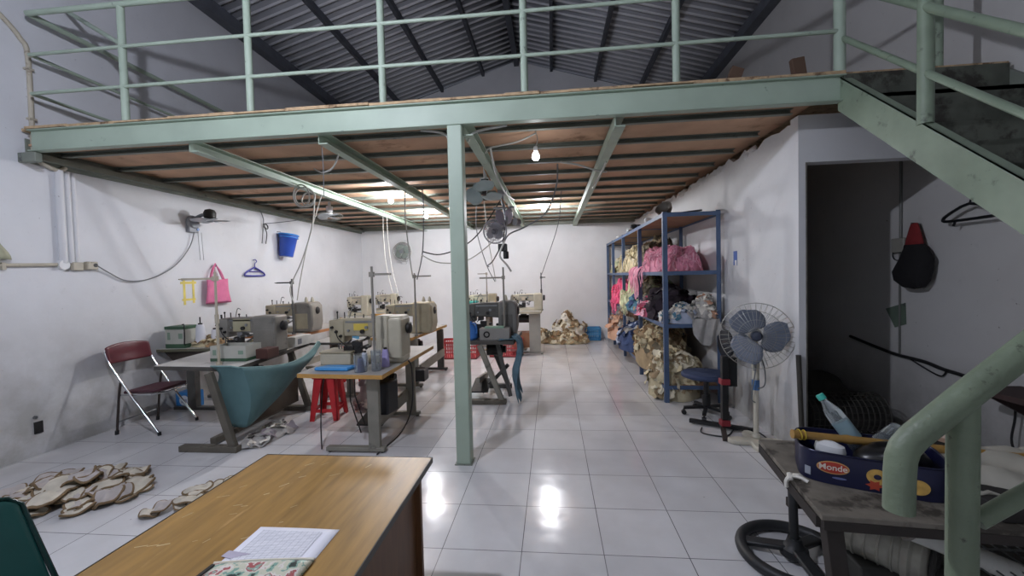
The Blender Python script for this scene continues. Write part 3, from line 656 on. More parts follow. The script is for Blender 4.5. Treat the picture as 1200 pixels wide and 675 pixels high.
# red stools
def stool(label, x, y, rz=0., h=.52, w=.34):
    t = thing('plastic_stool', label, 'stool', (x, y, 0), 'red stools')
    m = MB(); m.bx(x-w*.4, x+w*.4, y-w*.4, y+w*.4, h-.03, h); m.bx(x-w*.42, x+w*.42, y-w*.42, y+w*.42, h-.055, h-.028); m.build('seat', redp, t, bevel=.012)
    for sx in (-1, 1):
        for sy in (-1, 1):
            m = MB(); tx, ty = x+sx*w*.36, y+sy*w*.36; bx_, by_ = x+sx*w*.5, y+sy*w*.5
            q = .045
            m.prism([(tx, ty, h-.04), (tx-sx*q*2.2, ty, h-.04), (bx_-sx*q*1.2, by_, 0), (bx_, by_, 0)], (0, -sy*.012, 0))
            m.prism([(tx, ty, h-.04), (tx, ty-sy*q*2, h-.04), (bx_, by_-sy*q*1.3, 0), (bx_, by_, 0)], (-sx*.012, 0, 0))
            m.build('leg', redp, t)
    for sx in (-1, 1):
        k = w*.5-.02
        m = MB(); m.bx(x-k*.93, x+k*.93, y+sx*k*.95-.006, y+sx*k*.95+.006, .1, .14); m.build('brace', redp, t)
        m = MB(); m.bx(x+sx*k*.95-.006, x+sx*k*.95+.006, y-k*.93, y+k*.93, .1, .14); m.build('brace', redp, t)
    t.rotation_euler = (0, 0, rz); return t
stool('red plastic stool beside the nearest yellow-edged sewing table', -2.08, 2.36, .12, .56)
stool('red plastic stool farther back under the side table with the blue box', -2.62, 3.85, 0, .6)

# crates with slatted sides
def crate(label, x0, x1, y0, y1, h, mat, group=None):
    t = thing('plastic_crate', label, 'crate', ((x0+x1)/2, (y0+y1)/2, 0), group)
    m = MB(); m.bx(x0, x1, y0, y1, 0, .015); m.build('crate_floor', mat, t)
    m = MB()
    for z0, z1 in ((.0, .04), (h*.5-.012, h*.5+.012), (h-.05, h)):
        m.bx(x0, x1, y0, y0+.012, z0, z1); m.bx(x0, x1, y1-.012, y1, z0, z1); m.bx(x0, x0+.012, y0, y1, z0, z1); m.bx(x1-.012, x1, y0, y1, z0, z1)
    n = int((x1-x0)/.045)
    for i in range(n+1):
        x = x0+(x1-x0-.016)*i/n; m.bx(x, x+.018, y0+.001, y0+.011, 0, h); m.bx(x, x+.018, y1-.011, y1-.001, 0, h)
    n = int((y1-y0)/.045)
    for i in range(n+1):
        y = y0+(y1-y0-.016)*i/n; m.bx(x0+.001, x0+.011, y, y+.018, 0, h); m.bx(x1-.011, x1-.001, y, y+.018, 0, h)
    m.build('slatted_sides', mat, t)
    m = MB(); m.bx(x0-.012, x1+.012, y0-.012, y0+.004, h-.02, h); m.bx(x0-.012, x1+.012, y1-.004, y1+.012, h-.02, h); m.bx(x0-.012, x0+.004, y0, y1, h-.02, h); m.bx(x1-.004, x1+.012, y0, y1, h-.02, h); m.build('rim', mat, t)
    return t
crate('faded red plastic crate on the floor, left of the green post', -1.64, -.86, 5.82, 6.3, .37, redc, 'red crates')
crate('faded red plastic crate on the floor behind the dark table, right of the post', -.62, .06, 6.0, 6.5, .37, redc, 'red crates')
crate('blue plastic crate on the floor at the foot of the back wall', 1.52, 1.92, 8.05, 8.4, .32, M('crate_blue_plastic', '3f86b8', .45))

# spools and small things
cone_w = M('white_thread', 'd9dbe2', .8, var=.05); cone_p = M('lilac_thread', 'a89fce', .8, var=.06); cone_d = M('slate_blue_thread', '5b6288', .8, var=.08)
def spool(label, x, y, z, r_, h, mat, pin=None):
    t = thing('thread_cone', label, 'thread cone', (x, y, z))
    m = MB(); m.lathe((x, y, z), [(r_*.9, 0), (r_*1.05, .012), (r_, h*.2), (r_*.8, h*.85), (r_*.66, h)], 20); m.build('thread', mat, t)
    m = MB(); m.cyl((x, y, z+h), (x, y, z+h+.018), r_*.42); m.build('cone_core', dark, t)
    if pin: m = MB(); m.cyl((x, y, z+h), (x, y, z+h+pin), .008, n=8); m.build('spindle', dark, t)
    return t
spool('lilac thread cone standing right on the nearest sewing machine table', -1.00, 1.58, .80, .04, .18, cone_p)
spool('white thread cone in front of the nearest beige sewing machine', -1.24, 1.62, .80, .035, .14, cone_w)
spool('slate-blue thread cone in the clear cup at the front of the nearest table', -1.16, 1.36, .80, .036, .13, cone_d)
spool('tall white thread cone on a spindle by the left wall', -4.02, 2.62, .89, .062, .26, cone_w, .1)
spool('short white thread cone just right of the tall white one at left wall', -3.9, 2.72, .87, .05, .2, cone_w)
t = thing('spindle_rod', 'thin dark upright rod on the left wall table, right of the white cones', 'rod', (-3.74, 2.75, .85))
m = MB(); m.cyl((-3.76, 2.7, .85), (-3.775, 2.7, 1.27), .012, n=10); m.build('rod', dark, t); m = MB(); m.cyl((-3.76, 2.7, .85), (-3.76, 2.7, .865), .05); m.build('rod_base', steel, t)
cupm = M('clear_plastic_cup', 'e4eaf0', .08, var=.02, trans=.92)
m = MB(); m.lathe((-1.16, 1.36, .801), [(.06, 0), (.066, .17), (.062, .17), (.056, .006), (.0, .006)], 24); tag(m.build('clear_cup', cupm, o=(-1.16, 1.36, .80)), 'clear plastic cup holding a slate-blue cone on the nearest sewing table', 'cup')
m = MB(); m.lathe((-1.02, 1.40, .801), [(.045, 0), (.05, .2), (.046, .2), (.041, .006), (.0, .006)], 24); tag(m.build('clear_tumbler', cupm, o=(-1.02, 1.40, .80)), 'tall clear plastic tumbler by the grey pole on the nearest sewing table', 'cup')
tr = thing('blue_tray', 'bright blue plastic tray on the front left of the nearest sewing table', 'tray', (-1.5, 1.4, .80))
m = MB(); m.prism([(-1.66, 1.38, .802), (-1.30, 1.36, .802), (-1.28, 1.50, .802), (-1.58, 1.52, .802)], (0, 0, .035)); m.build('tray_body', M('bright_blue_plastic', '4a9bdc', .35), tr, bevel=.012)
m = MB(); m.bar((-1.64, 1.385, .838), (-1.31, 1.365, .838), .012, .01); m.build('tray_rim', M('pale_blue_rim', '76b6e8', .35), tr)
bb = thing('machine_oil_pan', 'beige metal box with a lid left of the nearest beige sewing machine', 'box', (-1.72, 1.75, .8))
m = MB(); m.bx(-1.76, -1.42, 1.66, 1.95, .80, .92); m.build('pan_body', beige_l, bb, bevel=.01)
m = MB(); m.bx(-1.765, -1.41, 1.655, 1.955, .921, .94); m.build('pan_lid', beige, bb, bevel=.006)
sideb = thing('blue_box', 'small light blue box on the little side table behind the red stool', 'box', (-2.2, 3.2, .83))
m = MB(); m.bx(-2.36, -2.12, 3.05, 3.3, .831, .99); m.build('box_body', M('sky_blue_card', '5aa3cf', .5), sideb, bevel=.006)
m = MB(); m.bx(-2.365, -2.115, 3.045, 3.305, .99, 1.0); m.build('box_lid', M('pale_sky_card', '8cbfdd', .5), sideb)
m = MB(); m.tube([(-2.14, 3.0, .855), (-2.0, 2.99, .85), (-2.26, 3.02, .9)], .022, 8, sm=4); tag(m.build('white_tube', whitep, o=(-2.14, 3.0, .83)), 'short white plastic tube in front of the light blue box', 'tube')
def box_carton(name, label, x0, x1, y0, y1, z, h, rz=0.):
    t = thing(name, label, 'carton', ((x0+x1)/2, (y0+y1)/2, z))
    m = MB(); w_ = .006
    for a in ((x0, x1, y0, y0+w_), (x0, x1, y1-w_, y1), (x0, x0+w_, y0+w_, y1-w_), (x1-w_, x1, y0+w_, y1-w_)): m.bx(*a, z, z+h)
    m.bx(x0, x1, y0, y1, z, z+.006); m.build('carton_walls', M('grey_white_card', 'b5b5ab', .7, var=.08), t)
    m = MB(); m.bx(x0-.002, x1+.002, y0-.002, y1+.002, z+.001, z+h*.2); m.build('green_band', M('dark_green_print', '3c5a43', .6), t)
    m = MB(); m.bx(x0+.03, x0+.07, y0-.0025, y0, z+h*.4, z+h*.75); m.build('green_emblem', M('pale_green_print', '7f9683', .6), t)
    m = MB(); m.bx(x1-.09, x1-.03, y0-.0025, y0, z+h*.45, z+h*.7); m.build('green_emblem', M('pale_green_print', '7f9683', .6), t)
    return t
box_carton('open_carton', 'open white carton with green base band on the left table before the machine', -3.04, -2.62, 1.68, 1.92, .84, .17)
t = box_carton('tall_carton', 'white carton with green top and bottom bands at the left wall', -4.42, -4.14, 2.5, 2.72, .85, .28)
m = MB(); m.bx(-4.425, -4.135, 2.495, 2.725, 1.10, 1.14); m.build('green_top_band', M('dark_green_print', '3c5a43', .6), t)
m = MB(); m.tube([(-4.16, 2.49, 1.16), (-4.12, 2.48, 1.15), (-4.13, 2.48, .9)], .008, 6, sm=3); m.build('black_strap', blackm, t)
m = MB(); m.bx(-2.6, -2.46, 1.8, 2.0, .84, .95); tag(m.build('brown_box', M('dark_brown_card', '4d2f29', .7), o=(-2.53, 1.9, .84), bevel=.006), 'small dark brown box right of the open carton on the left table', 'box')
gb = thing('small_carton', 'small white box beside the pillar of the left grey machine', 'box', (-2.66, 2.72, .84))
m = MB(); m.bx(-2.76, -2.62, 2.55, 2.9, .84, .97); m.build('box_body', M('dull_white_card', 'c4c3bd', .6), gb, bevel=.004); m = MB(); m.bx(-2.62, -2.617, 2.6, 2.68, .87, .94); m.build('grey_print', M('grey_ink', '777a80', .6), gb)

# ---------------------------------------------------------------- cloth pieces and heaps
def heap(name, label, cat, c, rx, ry, h, mats, n, seed, ps=(.1, .2), lump=.35, strands=False, hang=None, kind='stuff', power=.7):
    """a heap of crumpled cloth: a lumpy body under many folded scraps"""
    r = random.Random(seed); m = MB(); c = Vector(c)
    def surf(a, t, k=1.):                           # t 0 top .. 1 rim
        rad = t; z = h*(max(0, 1-t**2))**power
        p = V(c.x+rx*rad*math.cos(a), c.y+ry*rad*math.sin(a), c.z+z)
        nn = noise.noise(p*5+V(seed, 0, 0)); return p+V(math.cos(a)*nn*rx*lump*.4, math.sin(a)*nn*ry*lump*.4, max(-z*.5, nn*h*lump))*k
    NU, NV = 30, 10
    vs = [surf(2*PI*i/NU, j/NV*.97) for j in range(NV+1) for i in range(NU)]
    vs += [V(p.x, p.y, c.z+.004) for p in vs[-NU:]]
    m.m = 0; m.add(vs, [(j*NU+i, j*NU+(i+1) % NU, (j+1)*NU+(i+1) % NU, (j+1)*NU+i) for j in range(NV+1) for i in range(NU)]+[tuple(range((NV+1)*NU, (NV+2)*NU))])
    for k in range(n):
        a = r.uniform(0, 2*PI); t = r.random()**.6*.98; p = surf(a, t); q = surf(a, min(1.0, t+.06)); q2 = surf(a+.15, t)
        d1 = (q-p).normalized() if (q-p).length > 1e-5 else V(1, 0, 0); d2 = (q2-p).normalized() if (q2-p).length > 1e-5 else V(0, 1, 0)
        nn = d1.cross(d2); nn = nn.normalized() if nn.length > 1e-3 else V(0, 0, 1)
        if nn.z < 0: nn = -nn
        m.m = r.randrange(len(mats)); s = r.uniform(*ps)
        nn = (nn+V(r.uniform(-.5, .5), r.uniform(-.5, .5), r.uniform(-.2, .5))).normalized(); d1 = (d1-nn*d1.dot(nn)).normalized() if (d1-nn*d1.dot(nn)).length > 1e-4 else d1
        th = r.uniform(0, PI); e1 = d1*math.cos(th)+nn.cross(d1)*math.sin(th); e2 = nn.cross(e1)
        if strands:
            ph = r.uniform(0, 6); P = []; da, dt = r.uniform(-.5, .5)*s*4, r.uniform(.2, .7)*s*3
            for i in range(9):
                w = i/8-.5; tt = min(1.02, max(.02, t+w*dt)); b = surf(a+w*da+.06*math.sin(w*13+ph), tt)
                b += V(0, 0, .016+.014*math.sin(w*15+ph)); b.z = max(b.z, c.z+.01); P.append(b)
            m.tube(P, r.uniform(.008, .015), 5, flat=.6)
        else:
            f1, f2, ph = r.uniform(.18, .42), r.uniform(.8, 2.0), r.uniform(0, 6); asp = r.uniform(.5, 1.)
            def fn(u, v):
                x, y = (u-.5)*2, (v-.5)*2; k_ = 1-.18*x*x*y*y+.3*noise.noise(V(x*1.5+ph, y*1.5, seed))
                z = f1*.5*math.sin(x*2.4*f2+ph)+f1*.35*math.cos(y*2.8*f2+ph*1.7)-.05*(x*x+y*y)*f2*.4+.25*noise.noise(V(x*2+ph, y*2, k))
                b = p+e1*x*s*.5*k_+e2*y*s*.5*asp*k_+nn*(z*s*.5+.02)
                b.z = max(b.z, c.z+.006+.004*r.random()); return b
            m.grid(fn, 6, 6)
    if hang:
        for (hx, hy0, hy1, hz, hl, hn) in hang:      # strands hanging over the shelf edge
            for i in range(hn):
                y = r.uniform(hy0, hy1); L = hl*r.uniform(.3, 1)*(.4+.6*math.sin(PI*(y-hy0)/(hy1-hy0+1e-6))); m.m = r.randrange(len(mats)); ph = r.uniform(0, 6)
                P = [V(hx+.16, y, hz+.09), V(hx+.03, y+.01, hz+.07), V(hx-.03, y, hz+.0)]+[V(hx-.04+.012*math.sin(j*1.3+ph), y+.012*math.cos(j+ph), hz-L*j/4) for j in range(1, 5)]
                m.tube(P, r.uniform(.008, .014), 5, sm=2, flat=.6)
    if c.x > 2:
        for p in m.v: p.x = min(p.x, 2.835+.02*noise.noise(p*9))
    ob = m.build(name, mats, o=c, solid=0, sharp=70)
    return tag(ob, label, cat, None, kind)
def fab(n, h, **k): return M(n, h, .9, **{**dict(var=.18, sc=9, bump=.2), **k})
pink = fab('rose_pink_strips', 'dc92a8'); pink2 = fab('pale_pink_strips', 'e6b0c0'); hot = fab('hot_pink_strips', 'e8658c'); hot2 = fab('soft_hot_pink', 'e884a0')
cream = fab('cream_cloth', 'cfc3a0'); cream2 = fab('light_cream_cloth', 'ddd5bd'); tan = fab('tan_cloth', 'a28f70'); olive = fab('olive_brown_cloth', '6f6857')
lime = fab('pale_lime_cloth', 'c3cba4'); lime2 = fab('yellow_green_cloth', 'd5d6b0'); tealc = fab('blue_teal_cloth', '4a7488'); navy = fab('navy_cloth', '3c4c72'); bwhite = fab('blue_white_cloth', 'aeb8cc')
maroonc = fab('dark_plum_cloth', '2c222b'); peach = fab('peach_cloth', 'c79f86'); greyc = fab('grey_print_cloth', 'a9a7a3'); brownc = fab('brown_trim_cloth', '8b7355'); offw = fab('off_white_cloth', 'd9d6cc'); beigec = fab('sand_cloth', 'c0b698')
heap('cloth_heap', 'cream and brown cloth scraps heaped on the table at the left wall', 'cloth scraps', (-3.98, 2.72, .85), .26, .2, .10, [cream, brownc, cream2, tan], 40, 41, (.08, .15))
heap('cloth_heap', 'upper pile of brown-edged cream scraps stacked by the back wall', 'cloth scraps', (1.12, 8.05, .0), .42, .34, .60, [cream2, brownc, offw, tan], 150, 42, (.12, .22), power=.45)
heap('cloth_heap', 'low pile of brown-edged scraps in front of the back wall heap', 'cloth scraps', (1.05, 7.72, .0), .5, .22, .26, [cream, brownc, cream2, tan], 110, 43, (.1, .18))
heap('cloth_heap', 'small pile of scraps between the far table and the back wall heap', 'cloth scraps', (.52, 7.9, .0), .26, .26, .34, [tan, olive, cream2, brownc], 70, 44, (.1, .18))
heap('cloth_heap', 'crumpled grey cloth on the floor under the green catch cloth', 'cloth scraps', (-2.42, 1.72, 0), .16, .34, .07, [greyc, offw, fab('mauve_grey_cloth', '8d858a')], 26, 45, (.12, .2))
heap('cloth_heap', 'grey rags on the floor behind the red stool', 'cloth scraps', (-1.72, 2.9, 0), .22, .3, .5, [greyc, fab('mauve_grey_cloth', '8d858a'), offw], 60, 46, (.12, .2))
m = MB(); m.bx(-.18, .24, 6.35, 6.7, .141, .46); tag(m.build('cardboard_box', M('brown_cardboard', 'a5785c', .8), o=(.03, 6.5, .14), bevel=.006), 'brown cardboard box under the far single-stand table', 'box')
jb = thing('blue_jug', 'blue plastic jug on the dark table, just right of the green post', 'jug', (-.4, 3.05, .84))
m = MB(); m.lathe((-.41, 3.05, .84), [(.08, 0), (.105, .03), (.1, .14), (.06, .2), (.03, .22), (.03, .25)], 20); m.build('jug_body', M('bright_jug_blue', '3a6fb4', .35), jb)
m = MB(); m.tube([(-.38, 3.02, 1.07), (-.32, 3.0, 1.05), (-.31, 3.0, .93)], .012, 8, sm=4); m.build('jug_handle', M('bright_jug_blue', '3a6fb4', .35), jb)
tb = thing('teal_box', 'teal plastic box left of the green post on the far table', 'box', (-1.1, 6.65, .84))
m = MB(); m.bx(-1.23, -.98, 6.62, 6.8, .84, 1.12); m.build('box_body', M('teal_plastic', '3fa79b', .4), tb, bevel=.01); m = MB(); m.bx(-1.24, -.97, 6.61, 6.81, 1.12, 1.15); m.build('box_lid', M('teal_lid', '58b9ae', .4), tb)
br_ = thing('machine_box', 'grey parts box with a green lid in front of the dark sewing machine', 'box', (-.05, 3.05, .84))
m = MB(); m.bx(-.27, .14, 2.97, 3.16, .84, 1.0); m.build('box_body', M('dusty_grey_box', '8d8b86', .6, dirt='5b5a57'), br_, bevel=.008); m = MB(); m.bx(-.2, .06, 2.98, 3.12, 1.0, 1.018); m.build('green_lid', M('pale_green_lid', '86a892', .5), br_); m = MB(); m.ring((-.17, 2.965, .92), .035, .01, (0, 1, 0), 16, 6); m.build('black_ring_handle', blackm, br_)
ht = thing('hanging_cloth', 'blue-grey cloth hanging off the right end of the dark table to the floor', 'cloth', (.24, 3.0, 0))
def hcf(u, v):
    y = 2.80+.40*u; z = .9-(.87+.0*u-.12*abs(math.sin(u*7)))*v; return V(.25+.035*math.sin(u*13+v*3)-.02*v+.03*math.sin(v*7)-.05*max(0, .08-v)*12, y+.02*math.sin(v*8+u*3), z+.04*math.sin(u*9)*v)
m = MB(); m.grid(hcf, 18, 22); m.build('cloth_fall', fab('faded_blue_cloth', '597583'), ht, solid=.006)
m = MB(); m.grid(lambda u, v: V(.20-.2*v, 2.88+.28*u, .858+.01*math.sin(u*9+v*4)), 8, 8); m.build('cloth_top', fab('faded_blue_cloth', '597583'), ht, solid=.006)
dt = thing('detergent_box', 'blue printed packet on the floor under the maroon chair', 'packet', (-4.32, 2.66, 0))
m = MB(); m.bx(-4.44, -4.18, 2.62, 2.8, 0, .22); m.build('packet_body', M('packet_blue', '2f78b8', .4), dt, bevel=.01); m = MB(); m.cyl((-4.31, 2.62, .11), (-4.31, 2.617, .11), .07, n=24); m.build('white_emblem', M('packet_white', 'cfd6dc', .4), dt); m = MB(); m.bx(-4.35, -4.27, 2.614, 2.617, .08, .13); m.build('grey_picture', M('packet_grey', '8d97a6', .4), dt)

# cut cloth pieces on the floor in front: every piece its own object
rim = fab('brown_overlock_edge', '7d694e'); padm = fab('cream_pad', 'cdc6b6'); padm2 = fab('mauve_white_pad', 'b9b2ae')
def pad_variant(seed, mat):
    r = random.Random(seed); m = MB(); L, W = r.uniform(.11, .16), r.uniform(.065, .10); f1 = r.uniform(.015, .05); ph = r.uniform(0, 6)
    def P(t, a, dz=0.):
        x, y = L*t*math.cos(a), W*t*math.sin(a)*(1+.25*math.cos(a))
        fold = abs(math.sin(x*11+ph))*f1+.02*noise.noise(V(x*14+seed, y*14, 0))
        return V(x, y, .012+fold+.015*math.sin(a*3+ph)*t+dz)
    N = 28
    m.m = 0
    vs = [P(0, 0, .02)]+[P(t, 2*PI*i/N, .016*(1-t*t)) for t in (.3, .55, .75, .9) for i in range(N)]
    fs = [(0, 1+i, 1+(i+1) % N) for i in range(N)]+[(1+j*N+i, 1+j*N+(i+1) % N, 1+(j+1)*N+(i+1) % N, 1+(j+1)*N+i) for j in range(3) for i in range(N)]
    vs2 = [V(p.x, p.y, p.z-.012) for p in vs]; o = len(vs)
    m.add(vs+vs2, fs+[tuple(i+o for i in f[::-1]) for f in fs]+[(1+3*N+i, 1+3*N+(i+1) % N, o+1+3*N+(i+1) % N, o+1+3*N+i) for i in range(N)])
    m.m = 1; m.tube([P(.95, 2*PI*i/N, -.004) for i in range(N)], .010, 6, close=True)
    lo = min(p.z for p in m.v)
    for p in m.v: p.z -= lo
    return m.build('cut_cloth_piece', [mat, rim])
vars_ = [pad_variant(100+i, padm if i % 3 else padm2) for i in range(6)]
r = random.Random(11); spots = []
for i in range(72):
    a, t = r.uniform(0, 2*PI), math.sqrt(r.random()); x, y = -3.22+.50*t*math.cos(a), .46+.36*t*math.sin(a)
    x += .15*(y-.46); z = .001+.15*max(0, 1-t*1.1)*r.uniform(.2, 1)
    spots.append((x, y, z, 'flat cream cut piece with a brown edge in the big floor pile at left', 'cut cloth pieces in the left floor pile'))
for i in range(14):
    x, y = -2.13+.11*r.uniform(-1, 1)+.16*(i/10-.5), .43+.5*(i/10-.5)*.8; spots.append((x, y, .002+.012*(i % 4), 'cream cut piece with a brown edge in the small floor pile by the desk', 'cut cloth pieces in the small floor pile'))
for i, (x, y, z, lab, g) in enumerate(spots):
    o = vars_[i] if i < 6 else vars_[r.randrange(6)].copy()
    if i >= 6: COL.objects.link(o)
    tl = .55*min(1, z*12); s = r.uniform(.75, 1.05) if g.startswith('cut cloth pieces in the left') else r.uniform(.55, .75)
    o.location = (x, y, z); o.rotation_euler = (r.uniform(-tl, tl), r.uniform(-tl, tl), r.uniform(0, 6.28)); o.scale = (s, s, s)
    tag(o, lab, 'cloth piece', g)

# ================================================================ STORAGE RACK
RX0, RX1, RY = 2.15, 2.86, (2.98, 4.5, 6.05, 7.45, 8.4)
rk = thing('storage_rack', 'blue steel storage rack with board shelves along the inner wall', 'rack', (2.5, 5.7, 0))
for y in RY:
    for x, s in ((RX0, 1), (RX1, -1)):
        m = MB(); m.bx(x, x+s*.055, y, y+.004, 0, 2.47); m.bx(x, x+s*.004, y, y+.055, 0, 2.47); m.build('upright', rackblue, rk)
board = M('rack_board', '8a6a4e', .8, var=.15)
for z, nm in ((2.45, 'shelf'), (1.70, 'shelf'), (1.02, 'shelf'), (.22, 'shelf')):
    m = MB(); m.bx(RX0+.006, RX1-.006, RY[0]+.006, RY[-1]+.04, z-.02, z-.002); b_ = m.build(nm, board, rk)
    m = MB()
    for x in (RX0-.003, RX1-.001): m.bx(x, x+.004, RY[0], RY[-1]+.045, z-.045, z+.006)
    for y in (RY[0]-.003, RY[-1]+.044): m.bx(RX0, RX1, y, y+.004, z-.045, z+.006)
    m.build('shelf_edge_angle', rackblue, b_)
for y in RY[1:4]:
    m = MB()
    for z in (2.43, 1.68, 1.0): m.bx(RX0, RX1, y, y+.03, z-.03, z-.021)
    m.build('cross_bar', rackblue, rk)
H = 'cloth_heap'
heap(H, 'rose pink fabric strips piled on the upper rack shelf, spilling over the front', 'fabric strips', (2.50, 3.95, 1.70), .36, .85, .34, [pink, pink2, pink], 420, 51, (.12, .24), strands=True, hang=[(2.15, 4.0, 5.2, 1.72, .48, 46)], power=.5)
heap(H, 'cream fabric strips piled on the upper rack shelf behind the pink ones', 'fabric strips', (2.48, 6.2, 1.70), .34, .95, .50, [cream, cream2, beigec], 330, 52, (.14, .28), strands=True)
heap(H, 'brown-olive scraps on top between the cream and pink strips on the rack', 'fabric scraps', (2.56, 5.0, 1.70), .3, .55, .50, [olive, tan, olive], 120, 53, (.12, .2))
heap(H, 'low pale green and white scraps at the far end of the upper rack shelf', 'fabric scraps', (2.48, 7.8, 1.70), .3, .5, .34, [cream2, lime, cream], 120, 54, (.12, .22))
heap(H, 'hot pink fabric strips bulging from the middle rack shelf at the far end', 'fabric strips', (2.42, 7.1, 1.02), .36, .6, .50, [hot, hot2, hot], 330, 55, (.12, .24), strands=True, hang=[(2.15, 6.6, 7.6, 1.04, .3, 30)])
heap(H, 'pale lime fabric strips on the middle rack shelf next to the hot pink', 'fabric strips', (2.44, 5.75, 1.02), .36, .6, .50, [lime, lime2, cream2], 300, 56, (.12, .24), strands=True, hang=[(2.15, 5.3, 6.2, 1.04, .2, 20)])
heap(H, 'olive and grey scraps heaped in the middle of the rack over blue cloth', 'fabric scraps', (2.52, 4.9, 1.02), .32, .5, .56, [olive, tan, lime, olive], 130, 57, (.12, .22))
heap(H, 'blue-green cloth under the lime strips on the middle rack shelf', 'cloth', (2.36, 5.15, 1.02), .26, .42, .26, [tealc, tealc, navy], 60, 58, (.14, .24))
heap(H, 'pink and grey printed bundle at the front of the middle rack shelf', 'cloth bundle', (2.34, 4.15, 1.02), .26, .52, .26, [hot2, greyc, pink2], 90, 59, (.12, .22))
heap(H, 'dark plum cloth sack on the middle rack shelf behind the near upright', 'cloth bundle', (2.46, 3.8, 1.02), .34, .55, .42, [maroonc, maroonc, fab('black_plum_cloth', '1f1a20')], 50, 60, (.2, .34), lump=.2)
heap(H, 'blue and white printed scraps at the near end of the middle rack shelf', 'fabric scraps', (2.46, 3.24, 1.02), .30, .24, .22, [bwhite, tealc, offw, greyc], 160, 61, (.07, .13))
heap(H, 'grey and blush printed cloth at the near right corner of the rack', 'cloth', (2.72, 3.16, 1.02), .16, .18, .36, [greyc, peach, offw], 60, 62, (.1, .2))
heap(H, 'tall beige scrap pile on the bottom rack shelf, second bay', 'cloth scraps', (2.42, 4.35, .22), .36, .85, .66, [tan, cream, brownc, beigec, olive], 420, 63, (.10, .19), power=.45)
heap(H, 'pale sand cloth slumping out of the near end of the rack to the floor', 'cloth', (2.36, 3.32, .0), .34, .32, .54, [beigec, cream2, cream, tan], 230, 64, (.11, .22), power=.5)
heap(H, 'navy and white printed scraps on the bottom rack shelf, third bay', 'fabric scraps', (2.36, 5.75, .22), .38, .6, .46, [navy, bwhite, navy, greyc], 240, 65, (.10, .18), power=.5)
heap(H, 'peach cloth pile at the far end of the bottom rack shelf', 'cloth', (2.36, 7.05, .22), .38, .6, .52, [peach, peach, greyc], 110, 66, (.14, .26), power=.5)
m = MB(); m.bx(2.16, 2.34, 8.28, 8.34, .235, .55); tag(m.build('cardboard_sheet', M('brown_cardboard', 'a5785c', .8), o=(2.25, 8.3, .22)), 'brown cardboard piece at the far end of the blue rack', 'cardboard')
gd = thing('hanging_rag', 'grey rag hanging from the near end of the middle rack shelf', 'rag', (2.7, 2.95, .7))
m = MB(); m.grid(lambda u, v: V(2.50+.34*u, 2.955+.03*math.sin(u*14+v*3)-.03*v, 1.09-.34*v*(.35+.65*math.sin(PI*min(1, .12+u*.85)))), 18, 14); m.build('rag', greyc, gd, solid=.006)
m = MB(); m.grid(lambda u, v: V(2.52+.30*u, 2.97+.22*v, 1.10+.02*math.sin(u*9+v*5)), 8, 6); m.build('rag_top', greyc, gd, solid=.006)
t = thing('cable_coil', 'flat coil of black cable lying on top of the blue rack', 'cable', (2.5, 3.3, 2.455))
m = MB(); m.ring((2.52, 3.35, 2.475), .29, .014, (.06, -.08, 1), 48, 8); m.build('coil', cable_b, t); m = MB(); m.ring((2.50, 3.37, 2.50), .25, .012, (-.1, -.1, 1), 48, 8); m.build('coil', cable_b, t)
t = thing('metal_bowl', 'dull grey bowl tilted on the top front corner of the blue rack', 'bowl', (2.26, 3.35, 2.455))
m = MB(); m.lathe((2.25, 3.3, 2.56), [(.0, -.1), (.06, -.09), (.1, -.04), (.115, .02), (.108, .02), (.09, -.035), (.05, -.08), (.0, -.088)], 24, (-.5, -.5, .6)); m.build('bowl_shell', M('dull_tin', '7d7872', .4, .5), t)
for k, (y, s, c, lab) in enumerate([(4.1, .07, 'c9ccd0', 'pale lump of plastic on the rack top behind the bowl'), (5.1, .09, '25272b', 'small dark bundle on the rack top, second bay'), (5.7, .07, 'aab0b4', 'small pale packet on the rack top beyond the dark bundle'), (6.9, .06, 'd8d8d4', 'white scrap on the rack top at the far end')]):
    m = MB(); m.sph((2.24, y, 2.455+s*.62), s, (1, 1.5, .7), 12, 8, jit=.5); tag(m.build('rack_top_bundle', fab('bundle_%d' % k, c), o=(2.24, y, 2.455)), lab, 'bundle')
# ================================================================ FANS
guard = M('fan_guard_wire', 'a9a9a2', .4, .6)
def blades(mb, c, axis, R, n, w, rot=0., pitch=.3, hub=.05, sq=.55):
    c = Vector(c); ax = Vector(axis).normalized(); u, v_ = frame(ax)
    for k in range(n):
        a = rot+2*PI*k/n; e = u*math.cos(a)+v_*math.sin(a); g = ax.cross(e)
        def fn(s, t):
            rr = hub+(R-hub)*s; ww = w*(.45+.9*math.sin(PI*min(1, s*.55+.2))**1.2)*(1 if s < .9 else (1-(s-.9)*4))
            q = (t-.5)*2; p = c+e*(rr-.03*q*q*s)+g*(ww*q*.5+.12*R*s)+ax*(pitch*q*ww*.5)
            return p
        mb.grid(fn, 10, 8)
def cage(mb, c, axis, R, dep, n=36, wire=.0022, rings=4):
    c = Vector(c); ax = Vector(axis).normalized(); u, v_ = frame(ax)
    mb.ring(c, R, wire*2.2, ax, 48, 6)
    for s in (-1, 1):
        for k in range(n):
            a = 2*PI*k/n; e = u*math.cos(a)+v_*math.sin(a)
            mb.tube([c+e*R, c+e*R*.8+ax*s*dep*.75, c+e*R*.4+ax*s*dep, c+e*.05+ax*s*dep], wire, 4)
        for j in range(1, rings): mb.ring(c+ax*s*dep*(1 if j < 3 else .75), R*.25*j, wire, ax, 32, 4)
